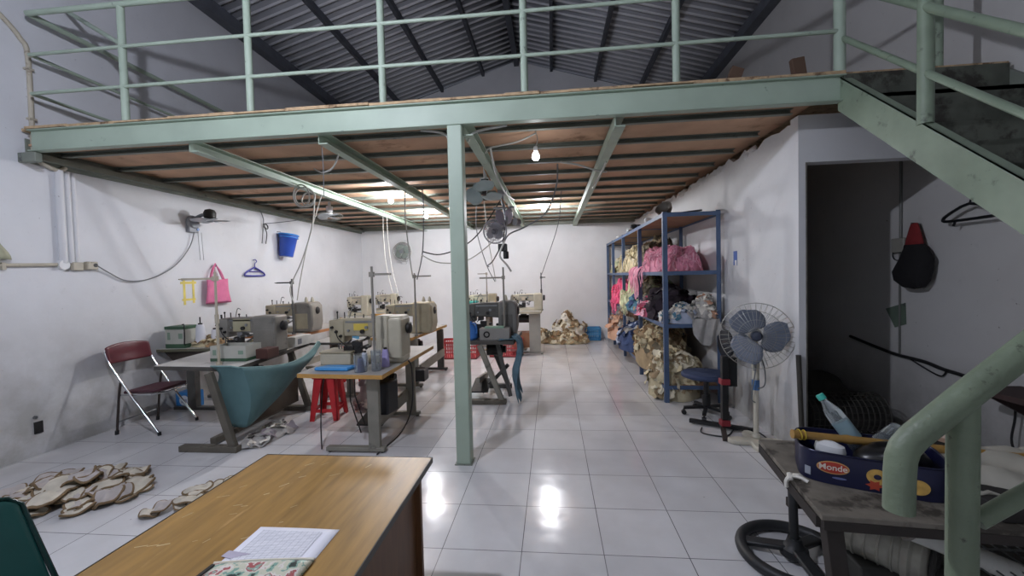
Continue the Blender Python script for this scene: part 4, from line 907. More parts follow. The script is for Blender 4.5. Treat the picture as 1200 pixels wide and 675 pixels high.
# pedestal fan
bl = M('grey_blue_fan_blade', '717988', .4, var=.08, alpha=1.)
cream_f = M('cream_fan_plastic', 'c9c4b4', .45, var=.08, dirt='98907e', dsc=8, dth=.62)
pf_ = thing('pedestal_fan', 'cream pedestal fan with three grey-blue blades against the inner wall', 'fan', (2.62, 1.72, 0))
C = V(2.66, 1.66, 1.066); AX = V(-.38, -1, .05).normalized()
m = MB(); blades(m, C, AX, .275, 3, .225, rot=.9, pitch=.28); m.build('fan_blade_set', bl, pf_, solid=.004)
m = MB(); m.lathe(C-AX*.02, [(.0, 0), (.05, 0), (.05, .05), (.035, .07), (.0, .075)], 20, AX); m.build('hub', M('dark_blue_hub', '3b4252', .4), pf_)
m = MB(); cage(m, C, AX, .315, .07, 40, .0016); m.build('wire_guard', guard, pf_)
m = MB(); m.lathe(C-AX*.16, [(.0, 0), (.05, .0), (.062, .04), (.062, .1), (.03, .13)], 20, AX); m.build('motor_housing', cream_f, pf_)
pc = C-AX*.1
m = MB(); m.cyl((pc.x, pc.y, .04), (pc.x, pc.y, .60), .024, .024, 16); m.cyl((pc.x, pc.y, .6), (pc.x, pc.y, .86), .03, .04, 16); m.cyl((pc.x, pc.y, .86), (pc.x, pc.y, 1.03), .025, .02, 12); m.build('pole', cream_f, pf_)
m = MB(); m.cyl((pc.x, pc.y, .52), (pc.x, pc.y, .62), .034, n=16); m.build('blue_collar', M('blue_tape', '4f76a6', .5), pf_)
m = MB()
pts = []
for i in range(48):
    a = 2*PI*i/48; rr = .155+.075*math.cos(4*a+.4); pts.append((pc.x-.03+rr*1.1*math.cos(a), pc.y-.05+rr*1.1*math.sin(a), 0.0))
m.prism(pts, (0, 0, .045)); m.cyl((pc.x, pc.y, .045), (pc.x, pc.y, .09), .05, .03); m.build('base', cream_f, pf_, bevel=.012)
m = MB(); m.tube([pc+V(0, .0, -.06), pc+V(.05, -.06, -.3), pc+V(.06, -.05, -.48), pc+V(0, -.04, -.52)], .006, 6, sm=5); m.tube([pc+V(0, -.01, -.06), pc+V(-.03, -.07, -.3), pc+V(-.06, -.04, -.6), pc+V(-.02, -.03, -.66)], .006, 6, sm=5); m.build('power_cord', cable_g, pf_)
m = MB(); m.bx(pc.x-.05, pc.x-.03, pc.y-.07, pc.y-.05, .72, .86); m.build('button_strip', M('button_label', 'a7a7a2', .5), pf_)
# wall fan, dark, left wall
wf = thing('wall_fan', 'dark grey wall fan facing down, on a swinging bracket on the left wall', 'fan', (XL, 3.1, 2.5))
m = MB(); m.lathe((XL, 3.08, 2.60), [(.0, .0), (.09, .0), (.10, .03), (.085, .07), (.0, .075)], 24, (1, 0, 0)); m.bx(XL, XL+.05, 3.0, 3.16, 2.45, 2.62); m.build('wall_plate', M('fan_plate_grey', '8d9096', .5), wf, bevel=.01)
m = MB(); m.tube([(XL+.06, 3.1, 2.66), (XL+.16, 3.1, 2.70), (XL+.24, 3.1, 2.70)], .025, 10, sm=3); m.build('bracket_arm', M('fan_arm_grey', '7f8388', .5), wf)
m = MB(); m.lathe((XL+.29, 3.1, 2.64), [(.05, 0), (.075, .02), (.08, .09), (.06, .13), (.0, .15)], 20); m.build('motor', dark, wf)
m = MB(); blades(m, (XL+.29, 3.1, 2.615), (0, 0, -1), .25, 5, .12, .3, .25, .04); m.build('fan_blade_set', M('light_grey_blades', 'a7acb2', .4), wf, solid=.004)
m = MB(); m.lathe((XL+.29, 3.1, 2.64), [(.045, 0), (.05, -.03), (.03, -.045), (.0, -.05)], 16); m.build('hub', M('fan_arm_grey', '7f8388', .5), wf)
m = MB(); m.cyl((XL+.05, 3.14, 2.5), (XL+.062, 3.14, 2.5), .02); m.build('switch_knob', M('knob_blue', '6f8fc4', .4), wf)
m = MB()
for y in (3.14, 3.2): m.tube([(XL+.05, y, 2.46), (XL+.05, y+.02, 2.05)], .003, 5)
m.build('pull_cord', cable_g, wf)
# white fan hung by the left wall
hf = thing('hanging_fan', 'white fan with its motor upright, hung under the mezzanine near the left wall', 'fan', (-3.3, 4.72, 2.8))
m = MB(); m.cyl((-3.3, 4.72, 2.9), (-3.3, 4.72, 3.05), .045, .06, 18); m.cyl((-3.3, 4.72, 3.05), (-3.3, 4.72, 3.128), .025); m.build('motor', whitep, hf, bevel=.006)
m = MB(); blades(m, (-3.3, 4.72, 2.87), (.1, -.1, -1), .2, 3, .17, .9, .3, .03); m.build('fan_blade_set', M('pale_clear_blades', 'b5bcc0', .35), hf, solid=.004)
m = MB(); cage(m, (-3.3, 4.72, 2.87), (.1, -.1, -1), .225, .06, 20, .0018, 2); m.build('wire_guard', guard, hf)
# box fan on the back wall
bf = thing('box_fan', 'round white fan fixed high on the back wall', 'fan', (-3.3, 8.4, 2.4))
m = MB(); cage(m, (-3.3, 8.33, 2.43), (0, -1, 0), .25, .08, 26, .003, 4); m.build('wire_guard', guard, bf)
m = MB(); blades(m, (-3.3, 8.34, 2.43), (0, -1, 0), .21, 4, .17, .3, .3, .04); m.build('fan_blade_set', M('grey_green_blades', '98a8a2', .4), bf, solid=.004)
m = MB(); m.cyl((-3.3, 8.27, 2.43), (-3.3, 8.5, 2.43), .06); m.build('motor', M('fan_arm_grey', '7f8388', .5), bf)
m = MB(); m.ring((-3.3, 8.36, 2.43), .255, .018, (0, 1, 0), 40, 8); m.bx(-3.36, -3.24, 8.44, 8.5, 2.1, 2.75); m.build('frame', whitep, bf)
# grey fan hanging right of the post
gf = thing('hanging_fan', 'grey caged fan tilted and hung from a beam just right of the post', 'fan', (0, 3.6, 2.4))
C = V(-.10, 3.55, 2.36); AX = V(-.15, -1, -.15).normalized()
m = MB(); cage(m, C, AX, .17, .06, 30, .003, 4); m.ring(C, .175, .011, AX, 40, 8); m.build('wire_guard', M('silver_guard', 'a3a4aa', .35, .4), gf)
m = MB(); blades(m, C, AX, .14, 3, .12, .2, .3, .03); m.build('fan_blade_set', M('dim_grey_blades', 'a9abb2', .4), gf, solid=.003)
m = MB(); m.lathe(C-AX*.05, [(.0, 0), (.05, .0), (.05, .06), (.02, .1), (.0, .1)], 18, AX); m.build('motor', M('dark_guard', '6f7176', .4, .4), gf)
m = MB(); blades(m, (.04, 3.62, 2.58), (.9, -.45, .1), .24, 2, .17, .05, .2, .02); m.build('spare_blade', M('mauve_blade', 'a5a6ba', .35), gf, solid=.004, label='loose mauve-grey blade above the cage')
m = MB(); m.tube([(.0, 3.62, 2.95), (.02, 3.68, 2.75), (.06, 3.68, 2.5), (-.05, 3.63, 2.38)], .025, 10, sm=4); m.build('hanger_tube', greyp, gf)
m = MB(); m.bx(-.12, .2, 3.58, 3.63, 2.70, 2.725); m.bx(-.06, .08, 3.55, 3.68, 2.9, 2.955); m.build('mount_bar', greyp, gf)
m = MB(); m.cyl((.19, 3.6, 2.5), (.24, 3.68, 2.5), .055); m.build('timer_box', M('dark_guard', '6f7176', .4, .4), gf)
# black speaker-like motor with plug under it
pl = thing('power_block', 'black plug block hanging on its cable under the grey caged fan', 'plug', (.0, 3.5, 2.05))
m = MB(); m.bx(-.05, .08, 3.46, 3.54, 2.06, 2.17); m.cyl((.06, 3.5, 1.95), (.06, 3.5, 2.06), .04); m.build('block', blackm, pl, bevel=.01)
m = MB(); m.tube([(.02, 3.5, 2.16), (.03, 3.55, 2.3), (.06, 3.6, 2.5)], .01, 6, sm=3); m.build('cable', cable_b, pl)
# fan behind the post, pointing down
df = thing('hanging_fan', 'white fan with grey blades facing down, partly behind the green post', 'fan', (-.16, 2.75, 2.75))
m = MB(); m.bx(-.16, -.02, 2.7, 2.8, 2.82, 2.95); m.cyl((-.1, 2.75, 2.95), (-.1, 2.75, 3.12), .02); m.build('motor', whitep, df, bevel=.01)
m = MB(); m.bx(-.14, -.05, 2.695, 2.7, 2.86, 2.93); m.build('dark_vent', dark, df)
m = MB(); blades(m, (-.12, 2.72, 2.76), (.1, -.5, -1), .25, 3, .2, .4, .25, .04); m.build('fan_blade_set', M('smoky_blades', '9fb0b0', .35), df, solid=.004)
m = MB(); m.cyl((-.12, 2.73, 2.74), (-.1, 2.75, 2.83), .035); m.build('hub', dark, df)

# ================================================================ THINGS ON THE LEFT WALL
def on(n, lab, cat, p): return thing(n, lab, cat, p)
wc = on('wall_conduit', 'beige cable pipe bending down the left wall at the mezzanine corner', 'pipe', (XL, 1.2, 3.0))
m = MB(); m.tube([(XL+.025, .85, 4.48), (XL+.025, 1.06, 4.33), (XL+.025, 1.2, 4.19), (XL+.025, 1.255, 4.02), (XL+.025, 1.255, 3.12), (XL+.025, 1.29, 3.0), (XL+.03, 1.45, 2.945), (XL+.03, 1.52, 2.99)], .022, 10, sm=4); m.build('conduit_pipe', conduit, wc)
m = MB()
for z in (3.9, 3.4): m.bx(XL, XL+.05, 1.225, 1.285, z, z+.02)
m.build('saddle_clip', conduit, wc)
for k, (y, w_, lab) in enumerate([(1.46, .035, 'widest white-painted pipe going down the left wall from the mezzanine corner'), (1.545, .022, 'middle white-painted pipe down the left wall beside the wide one'), (1.60, .02, 'right-hand white-painted pipe down the left wall, nearest the sockets')]):
    m = MB(); m.cyl((XL+w_*.7, y, 1.96), (XL+w_*.7, y, 2.95), w_, n=14); tag(m.build('drop_pipe', paint_white, o=(XL+w_, y, 1.96)), lab, 'pipe')
sk = on('wall_socket', 'white and cream sockets in a row at the end of the left wall pipe', 'socket', (XL, 1.58, 1.94))
m = MB(); m.cyl((XL, 1.45, 1.94), (XL+.05, 1.45, 1.94), .05, n=20); m.build('junction_cap', whitep, sk)
m = MB(); m.bx(XL, XL+.05, 1.53, 1.63, 1.88, 1.97); m.build('switch_box', conduit, sk, bevel=.008)
m = MB(); m.bx(XL, XL+.06, 1.66, 1.77, 1.89, 1.98); m.build('socket_box', conduit, sk, bevel=.01)
m = MB(); m.cyl((XL+.055, 1.74, 1.94), (XL+.064, 1.74, 1.94), .022); m.build('black_plug', blackm, sk)
hp = on('wall_conduit', 'beige horizontal cable pipe on the left wall running from the frame edge', 'pipe', (XL, .8, 1.92))
m = MB(); m.tube([(XL+.02, .2, 1.90), (XL+.02, 1.41, 1.94)], .018, 10); m.build('conduit_pipe', conduit, hp); m = MB(); m.bx(XL, XL+.04, .95, .98, 1.88, 1.95); m.build('saddle_clip', conduit, hp)
rg = on('hanging_bag', 'grey-green net bag hanging on the left wall at the frame edge', 'bag', (XL, .9, 2.0))
m = MB(); m.grid(lambda u, v: V(XL+.02+.07*math.sin(PI*u)*(.3+v), .86+.02*math.cos(v*7)+(.05+.11*v)*(u*2-1), 2.32-.34*v), 12, 10); m.build('net', fab('net_olive', 'a5a68e'), rg, solid=.004)
m = MB(); m.cyl((XL, .87, 2.32), (XL+.04, .87, 2.33), .008, n=8); m.build('nail', steel, rg)
pb = on('tote_bag', 'pink cloth tote bag hanging by its handles on the left wall', 'bag', (XL, 3.5, 1.5))
pinkb = fab('pink_bag_cloth', 'd8789e', var=.08)
def bagf(s):
    def fn(u, v):
        w = .20+.04*v; y = 3.44+(u*2-1)*w+.015*v; dep = .045*math.sin(PI*u)**.6*(.5+v*.7)*(1 if v < .98 else .3)
        return V(XL+.065+s*dep+.012*math.sin(u*9+v*4), y, 1.77-.38*v-.015*math.sin(PI*u)*(1-v))
    return fn
m = MB(); m.grid(bagf(1), 16, 12); m.grid(bagf(-1), 16, 12); m.build('bag_body', pinkb, pb, solid=.004)
for x, dz in ((.075, 0), (.05, .015)):
    m = MB(); m.tube([(XL+x, 3.31, 1.74), (XL+x-.01, 3.36, 1.88), (XL+.04, 3.43, 1.975+dz), (XL+.04, 3.45, 1.975+dz), (XL+x-.01, 3.51, 1.88), (XL+x, 3.57, 1.74)], .013, 8, sm=4, flat=.4); m.build('handle', pinkb, pb)
m = MB(); m.tube([(XL, 3.44, 1.96), (XL+.05, 3.44, 1.96), (XL+.06, 3.44, 1.99)], .006, 6); m.build('wall_hook', steel, pb)
hg = on('clothes_hanger', 'blue plastic clothes hanger hung on a nail on the left wall', 'hanger', (XL, 4.3, 1.9))
hm = M('hanger_blue', '41429a', .4)
m = MB(); m.tube([(XL+.03, 4.06, 1.835), (XL+.03, 4.10, 1.875), (XL+.03, 4.28, 1.955), (XL+.03, 4.32, 1.955), (XL+.03, 4.50, 1.875), (XL+.03, 4.54, 1.835), (XL+.03, 4.50, 1.815), (XL+.03, 4.10, 1.815), (XL+.03, 4.06, 1.835)], .014, 8, sm=3); m.build('hanger_frame', hm, hg)
m = MB(); m.tube([(XL+.03, 4.18, 1.89), (XL+.03, 4.42, 1.89)], .009, 6); m.build('crossbar', hm, hg)
m = MB(); m.tube([(XL+.03, 4.30, 1.955), (XL+.03, 4.31, 2.03), (XL+.03, 4.35, 2.06), (XL+.03, 4.33, 2.1), (XL+.03, 4.28, 2.09)], .008, 6, sm=4); m.build('hook', hm, hg)
bn = on('hanging_bin', 'blue plastic waste bin hanging by its rim high on the left wall', 'bin', (XL, 5.1, 2.3))
m = MB(); c0 = V(XL+.17, 5.08, 2.60); axb = V(-.10, -.10, -1).normalized()
m.lathe(c0, [(.165, 0), (.165, .05), (.155, .06), (.12, .42), (.0, .42), (.0, .41), (.112, .41), (.148, .05), (.15, 0)], 24, axb); m.build('bin_body', M('deep_blue_plastic', '2b4fb0', .4, var=.1), bn)
m = MB(); m.ring(c0, .168, .016, axb, 36, 8); m.ring(c0+axb*.05, .168, .01, axb, 36, 8); m.build('bin_rim', M('sky_blue_rim', '3d8fe0', .4), bn)
m = MB(); m.tube([(XL, 4.98, 2.66), (XL+.06, 4.98, 2.66), (XL+.08, 5.0, 2.62)], .008, 6); m.build('wall_hook', steel, bn)
yt = on('tape_frame', 'rectangle of yellow tape stuck on the left wall beside the pink bag', 'tape', (XL, 2.97, 1.59))
ym = M('yellow_tape', 'e0cf6a', .6)
for a in ((2.86, 3.12, 1.70, 1.735), (2.88, 3.10, 1.46, 1.49)):
    m = MB(); m.bx(XL, XL+.003, *a); m.build('tape_strip', ym, yt)
for a in ((2.90, 2.935, 1.40, 1.76), (3.05, 3.085, 1.42, 1.77)):
    m = MB(); m.bx(XL+.001, XL+.004, *a); m.build('tape_strip', ym, yt)
hk = on('wall_cable', 'tangle of dark cords hanging on a nail on the left wall near the blue bin', 'cord', (XL, 4.55, 2.6))
m = MB(); m.tube([(XL+.03, 4.5, 3.0), (XL+.04, 4.56, 2.85), (XL+.04, 4.55, 2.72), (XL+.04, 4.5, 2.4)], .008, 6, sm=4); m.build('cord_end', cable_g, hk)
m = MB(); m.tube([(XL+.04, 4.55, 2.74), (XL+.05, 4.62, 2.6), (XL+.04, 4.6, 2.4)], .008, 6, sm=4); m.build('cord_end', cable_b, hk)
m = MB(); m.ring((XL+.04, 4.62, 2.72), .05, .01, (1, 0, .3), 16, 6); m.build('cord_loop', cable_b, hk)
sc_ = on('wall_patch', 'dark broken socket hole low on the left wall', 'socket', (XL, 1.2, .33))
m = MB(); m.bx(XL, XL+.012, 1.14, 1.21, .22, .34); m.build('dark_plate', dark, sc_); m = MB(); m.cyl((XL, 1.15, .39), (XL+.02, 1.15, .39), .016); m.build('bolt', steel, sc_)

# ================================================================ CORDS HUNG FROM THE MEZZANINE
def cord(label, pts, mat=cable_g, r_=.007, sm=6, name='hanging_cable'):
    m = MB(); m.tube(pts, r_, 6, sm=sm); return tag(m.build(name, mat, o=pts[0]), label, 'cord')
cord('grey cord swagged on the left wall from the wall fan to the sockets', [(XL+.05, 3.08, 2.46), (XL+.03, 3.0, 2.22), (XL+.03, 2.75, 1.95), (XL+.03, 2.4, 1.78), (XL+.03, 2.1, 1.76), (XL+.03, 1.9, 1.86), (XL+.06, 1.75, 1.94)])
cord('off-white cord hanging to the left wall machine, left of its twin', [(-2.72, 3.3, 2.97), (-2.85, 3.4, 2.5), (-3.1, 3.5, 2.0), (-3.38, 3.62, 1.6), (-3.34, 3.64, 1.35)], cable_w, .009)
cord('off-white cord hanging to the left wall machine, right of its twin', [(-2.68, 3.4, 2.97), (-2.98, 3.5, 2.3), (-3.2, 3.6, 1.7), (-3.3, 3.66, 1.4)], cable_w, .008)
cl = thing('cable_bundle', 'looped bundle of off-white cable tied under the left support beam', 'cable', (-2.66, 3.0, 2.96))
for k, (rr, ax) in enumerate([(.15, (.3, 1, .1)), (.13, (-.2, 1, .2)), (.10, (.1, 1, -.3))]):
    m = MB(); m.ring((-2.68+.05*k, 2.9, 2.87-.02*k), rr, .011, ax, 28, 6); m.build('loop', cable_w, cl)
cord('white cord loop swagged under the joists near the second beam', [(-1.38, 1.5, 2.96), (-1.5, 1.6, 2.86), (-1.7, 1.75, 2.86), (-1.85, 1.85, 2.93)], cable_w, .009)
cord('thin dark string hanging from the front beam, left of the post', [(-1.42, 1.25, 3.05), (-1.41, 1.26, 2.85), (-1.42, 1.27, 2.5)], cable_g, .004)
cord('long grey cord down to the second yellow-edged table, left strand', [(-1.35, 3.3, 3.0), (-1.40, 3.4, 2.6), (-1.42, 3.6, 2.0), (-1.42, 3.7, 1.7)], cable_w, .009)
cord('long grey cord down to the second yellow-edged table, right strand', [(-1.10, 3.3, 3.0), (-1.12, 3.4, 2.7), (-1.22, 3.6, 2.1), (-1.36, 3.72, 1.68)], cable_g, .009)
cord('white flex between the two long cords under the joists', [(-1.35, 3.3, 3.0), (-1.2, 3.28, 3.03), (-.6, 3.25, 3.02), (-.2, 3.2, 3.0)], cable_w, .008)
cord('white cord from the left support beam end down to the second table machine', [(-2.66, 5.6, 2.97), (-2.6, 5.45, 2.6), (-2.3, 4.8, 2.0), (-1.95, 4.2, 1.45)], cable_w, .007)
cord('thin white cord right beside another one, hanging from the left support beam end', [(-2.62, 5.7, 2.97), (-2.45, 5.3, 2.5), (-2.15, 4.7, 1.9), (-1.85, 4.2, 1.42)], cable_w, .006)
cord('black cable swagged from the long cords towards the post', [(-1.22, 3.6, 2.1), (-1.0, 3.8, 2.06), (-.7, 4.1, 2.2), (-.45, 4.3, 2.45), (-.1, 4.4, 2.98)], cable_b, .01)
cord('grey cable swagged low towards the post', [(-1.24, 3.6, 2.05), (-1.0, 3.8, 1.93), (-.6, 4.2, 2.0), (-.1, 4.6, 2.5), (0, 4.7, 2.98)], cable_w, .009)
cord('white cord right of the post hanging to the table beyond, left strand', [(-.55, 4.6, 3.0), (-.58, 4.7, 2.5), (-.45, 4.9, 1.9), (-.35, 5.2, 1.6)], cable_g, .008)
cord('white cord right of the post hanging to the table beyond, right strand', [(-.42, 4.6, 3.0), (-.4, 4.8, 2.4), (-.38, 5.2, 1.9), (-.36, 5.4, 1.6)], cable_w, .008)
cord('dark cable looping from the plug block past the post', [(-.03, 3.5, 2.1), (-.2, 3.9, 1.93), (-.38, 4.5, 1.88), (-.42, 4.95, 1.88)], cable_b, .01)
cord('white lead with a plug hanging beside the tall dark thread stand', [(.05, 3.45, 2.2), (-.02, 3.4, 2.0), (.08, 3.4, 1.86), (.14, 3.4, 1.76)], cable_w, .014)
cord('thick grey cable sweeping from the right beam to the caged fan', [(.82, 2.6, 3.05), (.80, 2.7, 2.8), (.66, 3.0, 2.52), (.36, 3.3, 2.38), (.12, 3.45, 2.3), (.02, 3.5, 2.16)], cable_g, .011)
cord('thin grey cord slanting down to the far single-stand table', [(.9, 4.3, 3.05), (.85, 5.0, 2.6), (.62, 5.9, 2.0), (.5, 6.25, 1.7)], cable_g, .007)
cord('white flex from the dim bulb to the right support beam', [(.6, 1.62, 3.1), (.4, 1.7, 3.05), (.12, 1.75, 3.02), (.06, 1.8, 2.98)], cable_w, .009)
cord('white cord hanging from the dim bulb flex beside the right beam', [(.12, 1.75, 3.02), (.14, 2.1, 2.8), (.16, 2.8, 2.75), (.2, 3.5, 2.8)], cable_w, .011)
cord('white cable draped over the right support beam', [(.85, 2.5, 3.04), (1.05, 2.5, 3.0), (1.3, 2.6, 2.94), (1.42, 2.75, 2.96), (1.36, 2.9, 3.04)], cable_w, .012)
cord('white wire hung down from the right support beam', [(1.36, 2.3, 2.96), (1.33, 2.7, 2.9), (1.28, 3.0, 2.82), (1.34, 3.1, 2.95)], cable_w, .01)
cord('orange-brown cord stretched from the front beam to the caged fan', [(-.05, 2.4, 2.98), (.0, 3.0, 2.85), (.1, 3.6, 2.70)], M('orange_cord', 'a9794a', .6), .008)
cord('white cable clipped under the front beam at the post', [(-.45, 1.25, 3.06), (-.25, 1.28, 3.03), (-.2, 1.3, 2.95), (-.2, 1.3, 2.7)], cable_w, .012)
cord('white cable right of the post under the front beam', [(.35, 1.25, 3.06), (.05, 1.27, 3.02), (-.02, 1.3, 2.95)], cable_w, .012)
cord('thin wire from the left wall cords to the white fan', [(XL+.04, 4.55, 2.76), (-4.2, 4.6, 2.78), (-3.8, 4.65, 2.83), (-3.34, 4.7, 2.98)], cable_g, .006)
cord('black cord trailing on the floor from the nearest table at its right', [(-.88, 1.9, .8), (-.84, 1.9, .7), (-.85, 1.9, .3), (-.9, 1.7, .08), (-1.0, 1.3, .008)], cable_b, .008)
cord('black cord hanging in front of the red stool to the floor', [(-1.75, 1.75, .78), (-1.8, 1.75, .5), (-1.74, 1.6, .2), (-1.62, 1.4, .008)], cable_b, .007)

# ================================================================ RIGHT SIDE: SWIVEL CHAIR, STAND, WALL THINGS
bluev = M('dark_blue_upholstery', '34405e', .75, var=.12)
sw = thing('swivel_chair', 'dark blue swivel chair on a black five-star base by the rack', 'chair', (2.5, 2.52, 0))
def disc(mb, c, rx, ry, h, n=32):
    for k in range(1): mb.lathe(c, [(.0, -h*.5), (.8, -h*.5), (.97, -h*.2), (1., .05*h), (.93, h*.4), (.7, h*.5), (.0, h*.42)], n)
m = MB(); m.lathe((0, 0, 0), [(.0, -.035), (.2, -.035), (.245, -.015), (.25, .01), (.235, .035), (.17, .045), (.0, .04)], 32); m.v = [V(2.5+p.x*1.12, 2.52+p.y*.95, .475+p.z+.02*(-p.x)) for p in m.v]; m.build('seat', bluev, sw)
m = MB(); m.lathe((0, 0, 0), [(.0, -.03), (.15, -.03), (.2, -.01), (.2, .015), (.15, .035), (.0, .03)], 28); m.v = [V(2.72+p.z, 2.52+p.y, .84+p.x*.85) for p in m.v]; m.build('backrest', M('black_upholstery', '1d2029', .75), sw)
m = MB(); m.tube([(2.5, 2.52, .43), (2.68, 2.52, .43), (2.755, 2.52, .5), (2.76, 2.52, .8)], .02, 10, sm=3); m.build('back_bar', blackm, sw)
m = MB(); m.cyl((2.5, 2.52, .1), (2.5, 2.52, .44), .03); m.cyl((2.5, 2.52, .1), (2.5, 2.52, .25), .045); m.bx(2.4, 2.6, 2.42, 2.62, .425, .445); m.build('gas_column', blackm, sw)
for k in range(5):
    a = 2*PI*k/5+.5; e = V(math.cos(a), math.sin(a), 0); c0 = V(2.5, 2.52, .1)
    m = MB(); m.bar(c0+e*.03, c0+e*.25-V(0, 0, .02), .04, .03); l = m.build('base_leg', blackm, sw)
    w_ = c0+e*.25; m = MB(); g = V(-e.y, e.x, 0); m.cyl(V(w_.x, w_.y, .028)-g*.022, V(w_.x, w_.y, .028)+g*.022, .027, n=16); m.cyl((w_.x, w_.y, .03), (w_.x, w_.y, .08), .008, n=8); m.build('caster', blackm, l)
fs = thing('folded_stand', 'black metal stand with red joints and splayed floor legs beside the pedestal fan', 'stand', (2.47, 1.93, 0))
m = MB(); m.bx(2.44, 2.50, 1.90, 1.96, .16, .82); m.build('upright_post', blackm, fs, bevel=.004)
m = MB(); m.bx(2.47, 2.60, 1.93, 2.03, .50, .80); m.build('side_plate', blackm, fs, bevel=.004)
m = MB(); m.bar((2.22, 2.25, .035), (2.78, 1.95, .035), .045, .04); m.build('floor_leg', blackm, fs); m = MB(); m.bar((2.47, 2.0, .09), (2.40, 1.74, .02), .045, .035); m.build('floor_leg', M('worn_dark_leg', '3d3532', .5), fs)
for z in (.12, .55):
    m = MB(); m.bx(2.425, 2.515, 1.885, 1.975, z-.025, z+.035); m.build('red_joint', M('red_joint_plastic', '8c2a33', .45), fs, bevel=.008)
cord('black cord curling on the floor round the black stand', [(2.3, 2.1, .008), (2.25, 1.95, .008), (2.4, 1.86, .008), (2.5, 1.9, .008), (2.7, 2.15, .008), (2.82, 2.0, .008), (2.83, 1.8, .008)], cable_b, .007)
sg = on('wall_sticker', 'small blue and white sticker on the inner wall beside the rack', 'sticker', (XP, 2.76, 1.85))
m = MB(); m.bx(XP+.027, XP+.033, 2.69, 2.78, 1.76, 1.93); m.build('sticker_blue', M('sticker_blue', '3c5fa8', .5), sg); m = MB(); m.bx(XP+.025, XP+.027, 2.69, 2.74, 1.76, 1.82); m.build('sticker_white', whitep, sg)
m = MB(); m.tube([(2.94, 1.42, .0), (2.925, 1.455, .92)], .021, 12); tag(m.build('steel_pipe', M('dark_pipe', '46443f', .45, .4), o=(2.94, 1.42, 0)), 'dark steel pipe leaning upright against the doorway jamb', 'pipe')
cp = on('hanging_sack', 'black drawstring sack with a red top hanging on the right wall', 'bag', (XR, 2.0, 1.5))
m = MB(); m.lathe((0, 0, 0), [(.0, -.02), (.11, .0), (.18, .07), (.20, .16), (.17, .29), (.12, .40), (.10, .44)], 22); m.v = [V(XR-.09+p.x*.45, 1.93+p.y*1.05+.03*math.sin(p.z*14), 1.49+p.z*.95) for p in m.v]; m.build('sack_body', fab('black_nylon', '151416'), cp)
m = MB(); m.lathe((0, 0, 0), [(.105, .40), (.085, .5), (.05, .62), (.035, .66), (.0, .665)], 18); m.v = [V(XR-.07+p.x*.4, 1.95+p.y*1.05, 1.49+p.z*.95) for p in m.v]; m.build('red_top', fab('dark_red_cloth', '7c2426'), cp)
m = MB(); m.cyl((XR, 1.96, 2.11), (XR-.09, 1.96, 2.12), .007, n=8); m.build('nail', steel, cp)
bh = on('clothes_hanger', 'black plastic hanger on the right wall under the stairs', 'hanger', (XR, 1.45, 2.1))
bk = M('black_hanger', '15171a', .4)
m = MB(); m.tube([(XR-.10, 1.62, 2.10), (XR-.10, 1.58, 2.14), (XR-.1, 1.38, 2.215), (XR-.1, 1.2, 2.14), (XR-.1, 1.16, 2.10), (XR-.1, 1.2, 2.085), (XR-.1, 1.56, 2.085), (XR-.10, 1.62, 2.10)], .013, 8, sm=3); m.build('hanger_frame', bk, bh)
m = MB(); m.tube([(XR-.1, 1.38, 2.215), (XR-.08, 1.38, 2.27), (XR-.03, 1.37, 2.3), (XR, 1.37, 2.28)], .007, 6, sm=4); m.tube([(XR-.1, 1.5, 2.085), (XR-.1, 1.52, 2.04)], .01, 6); m.build('hook', bk, bh)
rc = on('wall_conduit', 'thin grey pipe with a junction box down the right wall in the recess', 'pipe', (XR, 2.18, .8))
m = MB(); m.cyl((XR-.015, 2.18, 1.98), (XR-.015, 2.18, 3.0), .013, n=10); m.cyl((XR-.015, 2.19, .78), (XR-.015, 2.19, 1.85), .009, n=8); m.build('conduit_pipe', M('grey_conduit', '6f706c', .5), rc)
m = MB(); m.bx(XR-.05, XR, 2.10, 2.26, 1.84, 1.99); m.build('junction_box', M('dirty_box', '8f8d84', .5), rc, bevel=.01); m = MB(); m.ring((XR-.03, 2.2, 1.82), .06, .006, (1, 0, 0), 18, 6); m.build('wire_loop', cable_b, rc)
cord('thick black cable sagging along the right wall under the black sack', [(XR-.02, 2.9, .86), (XR-.02, 2.5, .80), (XR-.03, 2.2, .77), (XR-.02, 1.9, .76), (XR-.02, 1.7, .73), (XR-.02, 1.5, .715), (XR-.02, 1.2, .66), (XR-.02, .9, .62)], cable_b, .016, name='wall_cable')
cord('dark wire drooping below the thick cable on the right wall', [(XR-.02, 2.1, .77), (XR-.02, 1.9, .70), (XR-.02, 1.72, .66), (XR-.02, 1.66, .74)], cable_b, .007, name='wall_cable')
tp = on('paper_tag', 'faded green tag on the right wall beside the thin pipe', 'tag', (XR, 2.2, 1.2))
m = MB(); m.prism([(XR-.004, 2.38, 1.24), (XR-.004, 2.26, 1.05), (XR-.004, 2.12, 1.10), (XR-.004, 2.13, 1.32)], (-.004, 0, 0)); m.build('tag_card', M('faded_green_card', '5f6e60', .7), tp); m = MB(); m.cyl((XR-.008, 2.14, 1.3), (XR-.014, 2.14, 1.3), .01, n=8); m.build('pin', steel, tp)
ws = on('wall_shelf', 'dark wooden shelf board on the right wall at the frame edge', 'shelf', (XR-.2, .7, .72))
m = MB(); m.bx(XR-.36, XR, .3, 1.08, .70, .74); m.build('shelf_board', M('dark_red_board', '3b2a28', .7), ws); 
m = MB(); m.prism([(XR-.34, .98, .70), (XR, .98, .70), (XR, .98, .50)], (0, .03, 0)); m.build('shelf_bracket', M('dark_red_board', '3b2a28', .7), ws)
cord('thin black cord hanging from the dark shelf on the right wall', [(XR-.1, 1.02, .7), (XR-.08, 1.04, .5), (XR-.09, 1.05, .3), (XR-.05, 1.0, .1)], cable_b, .008, name='wall_cable')
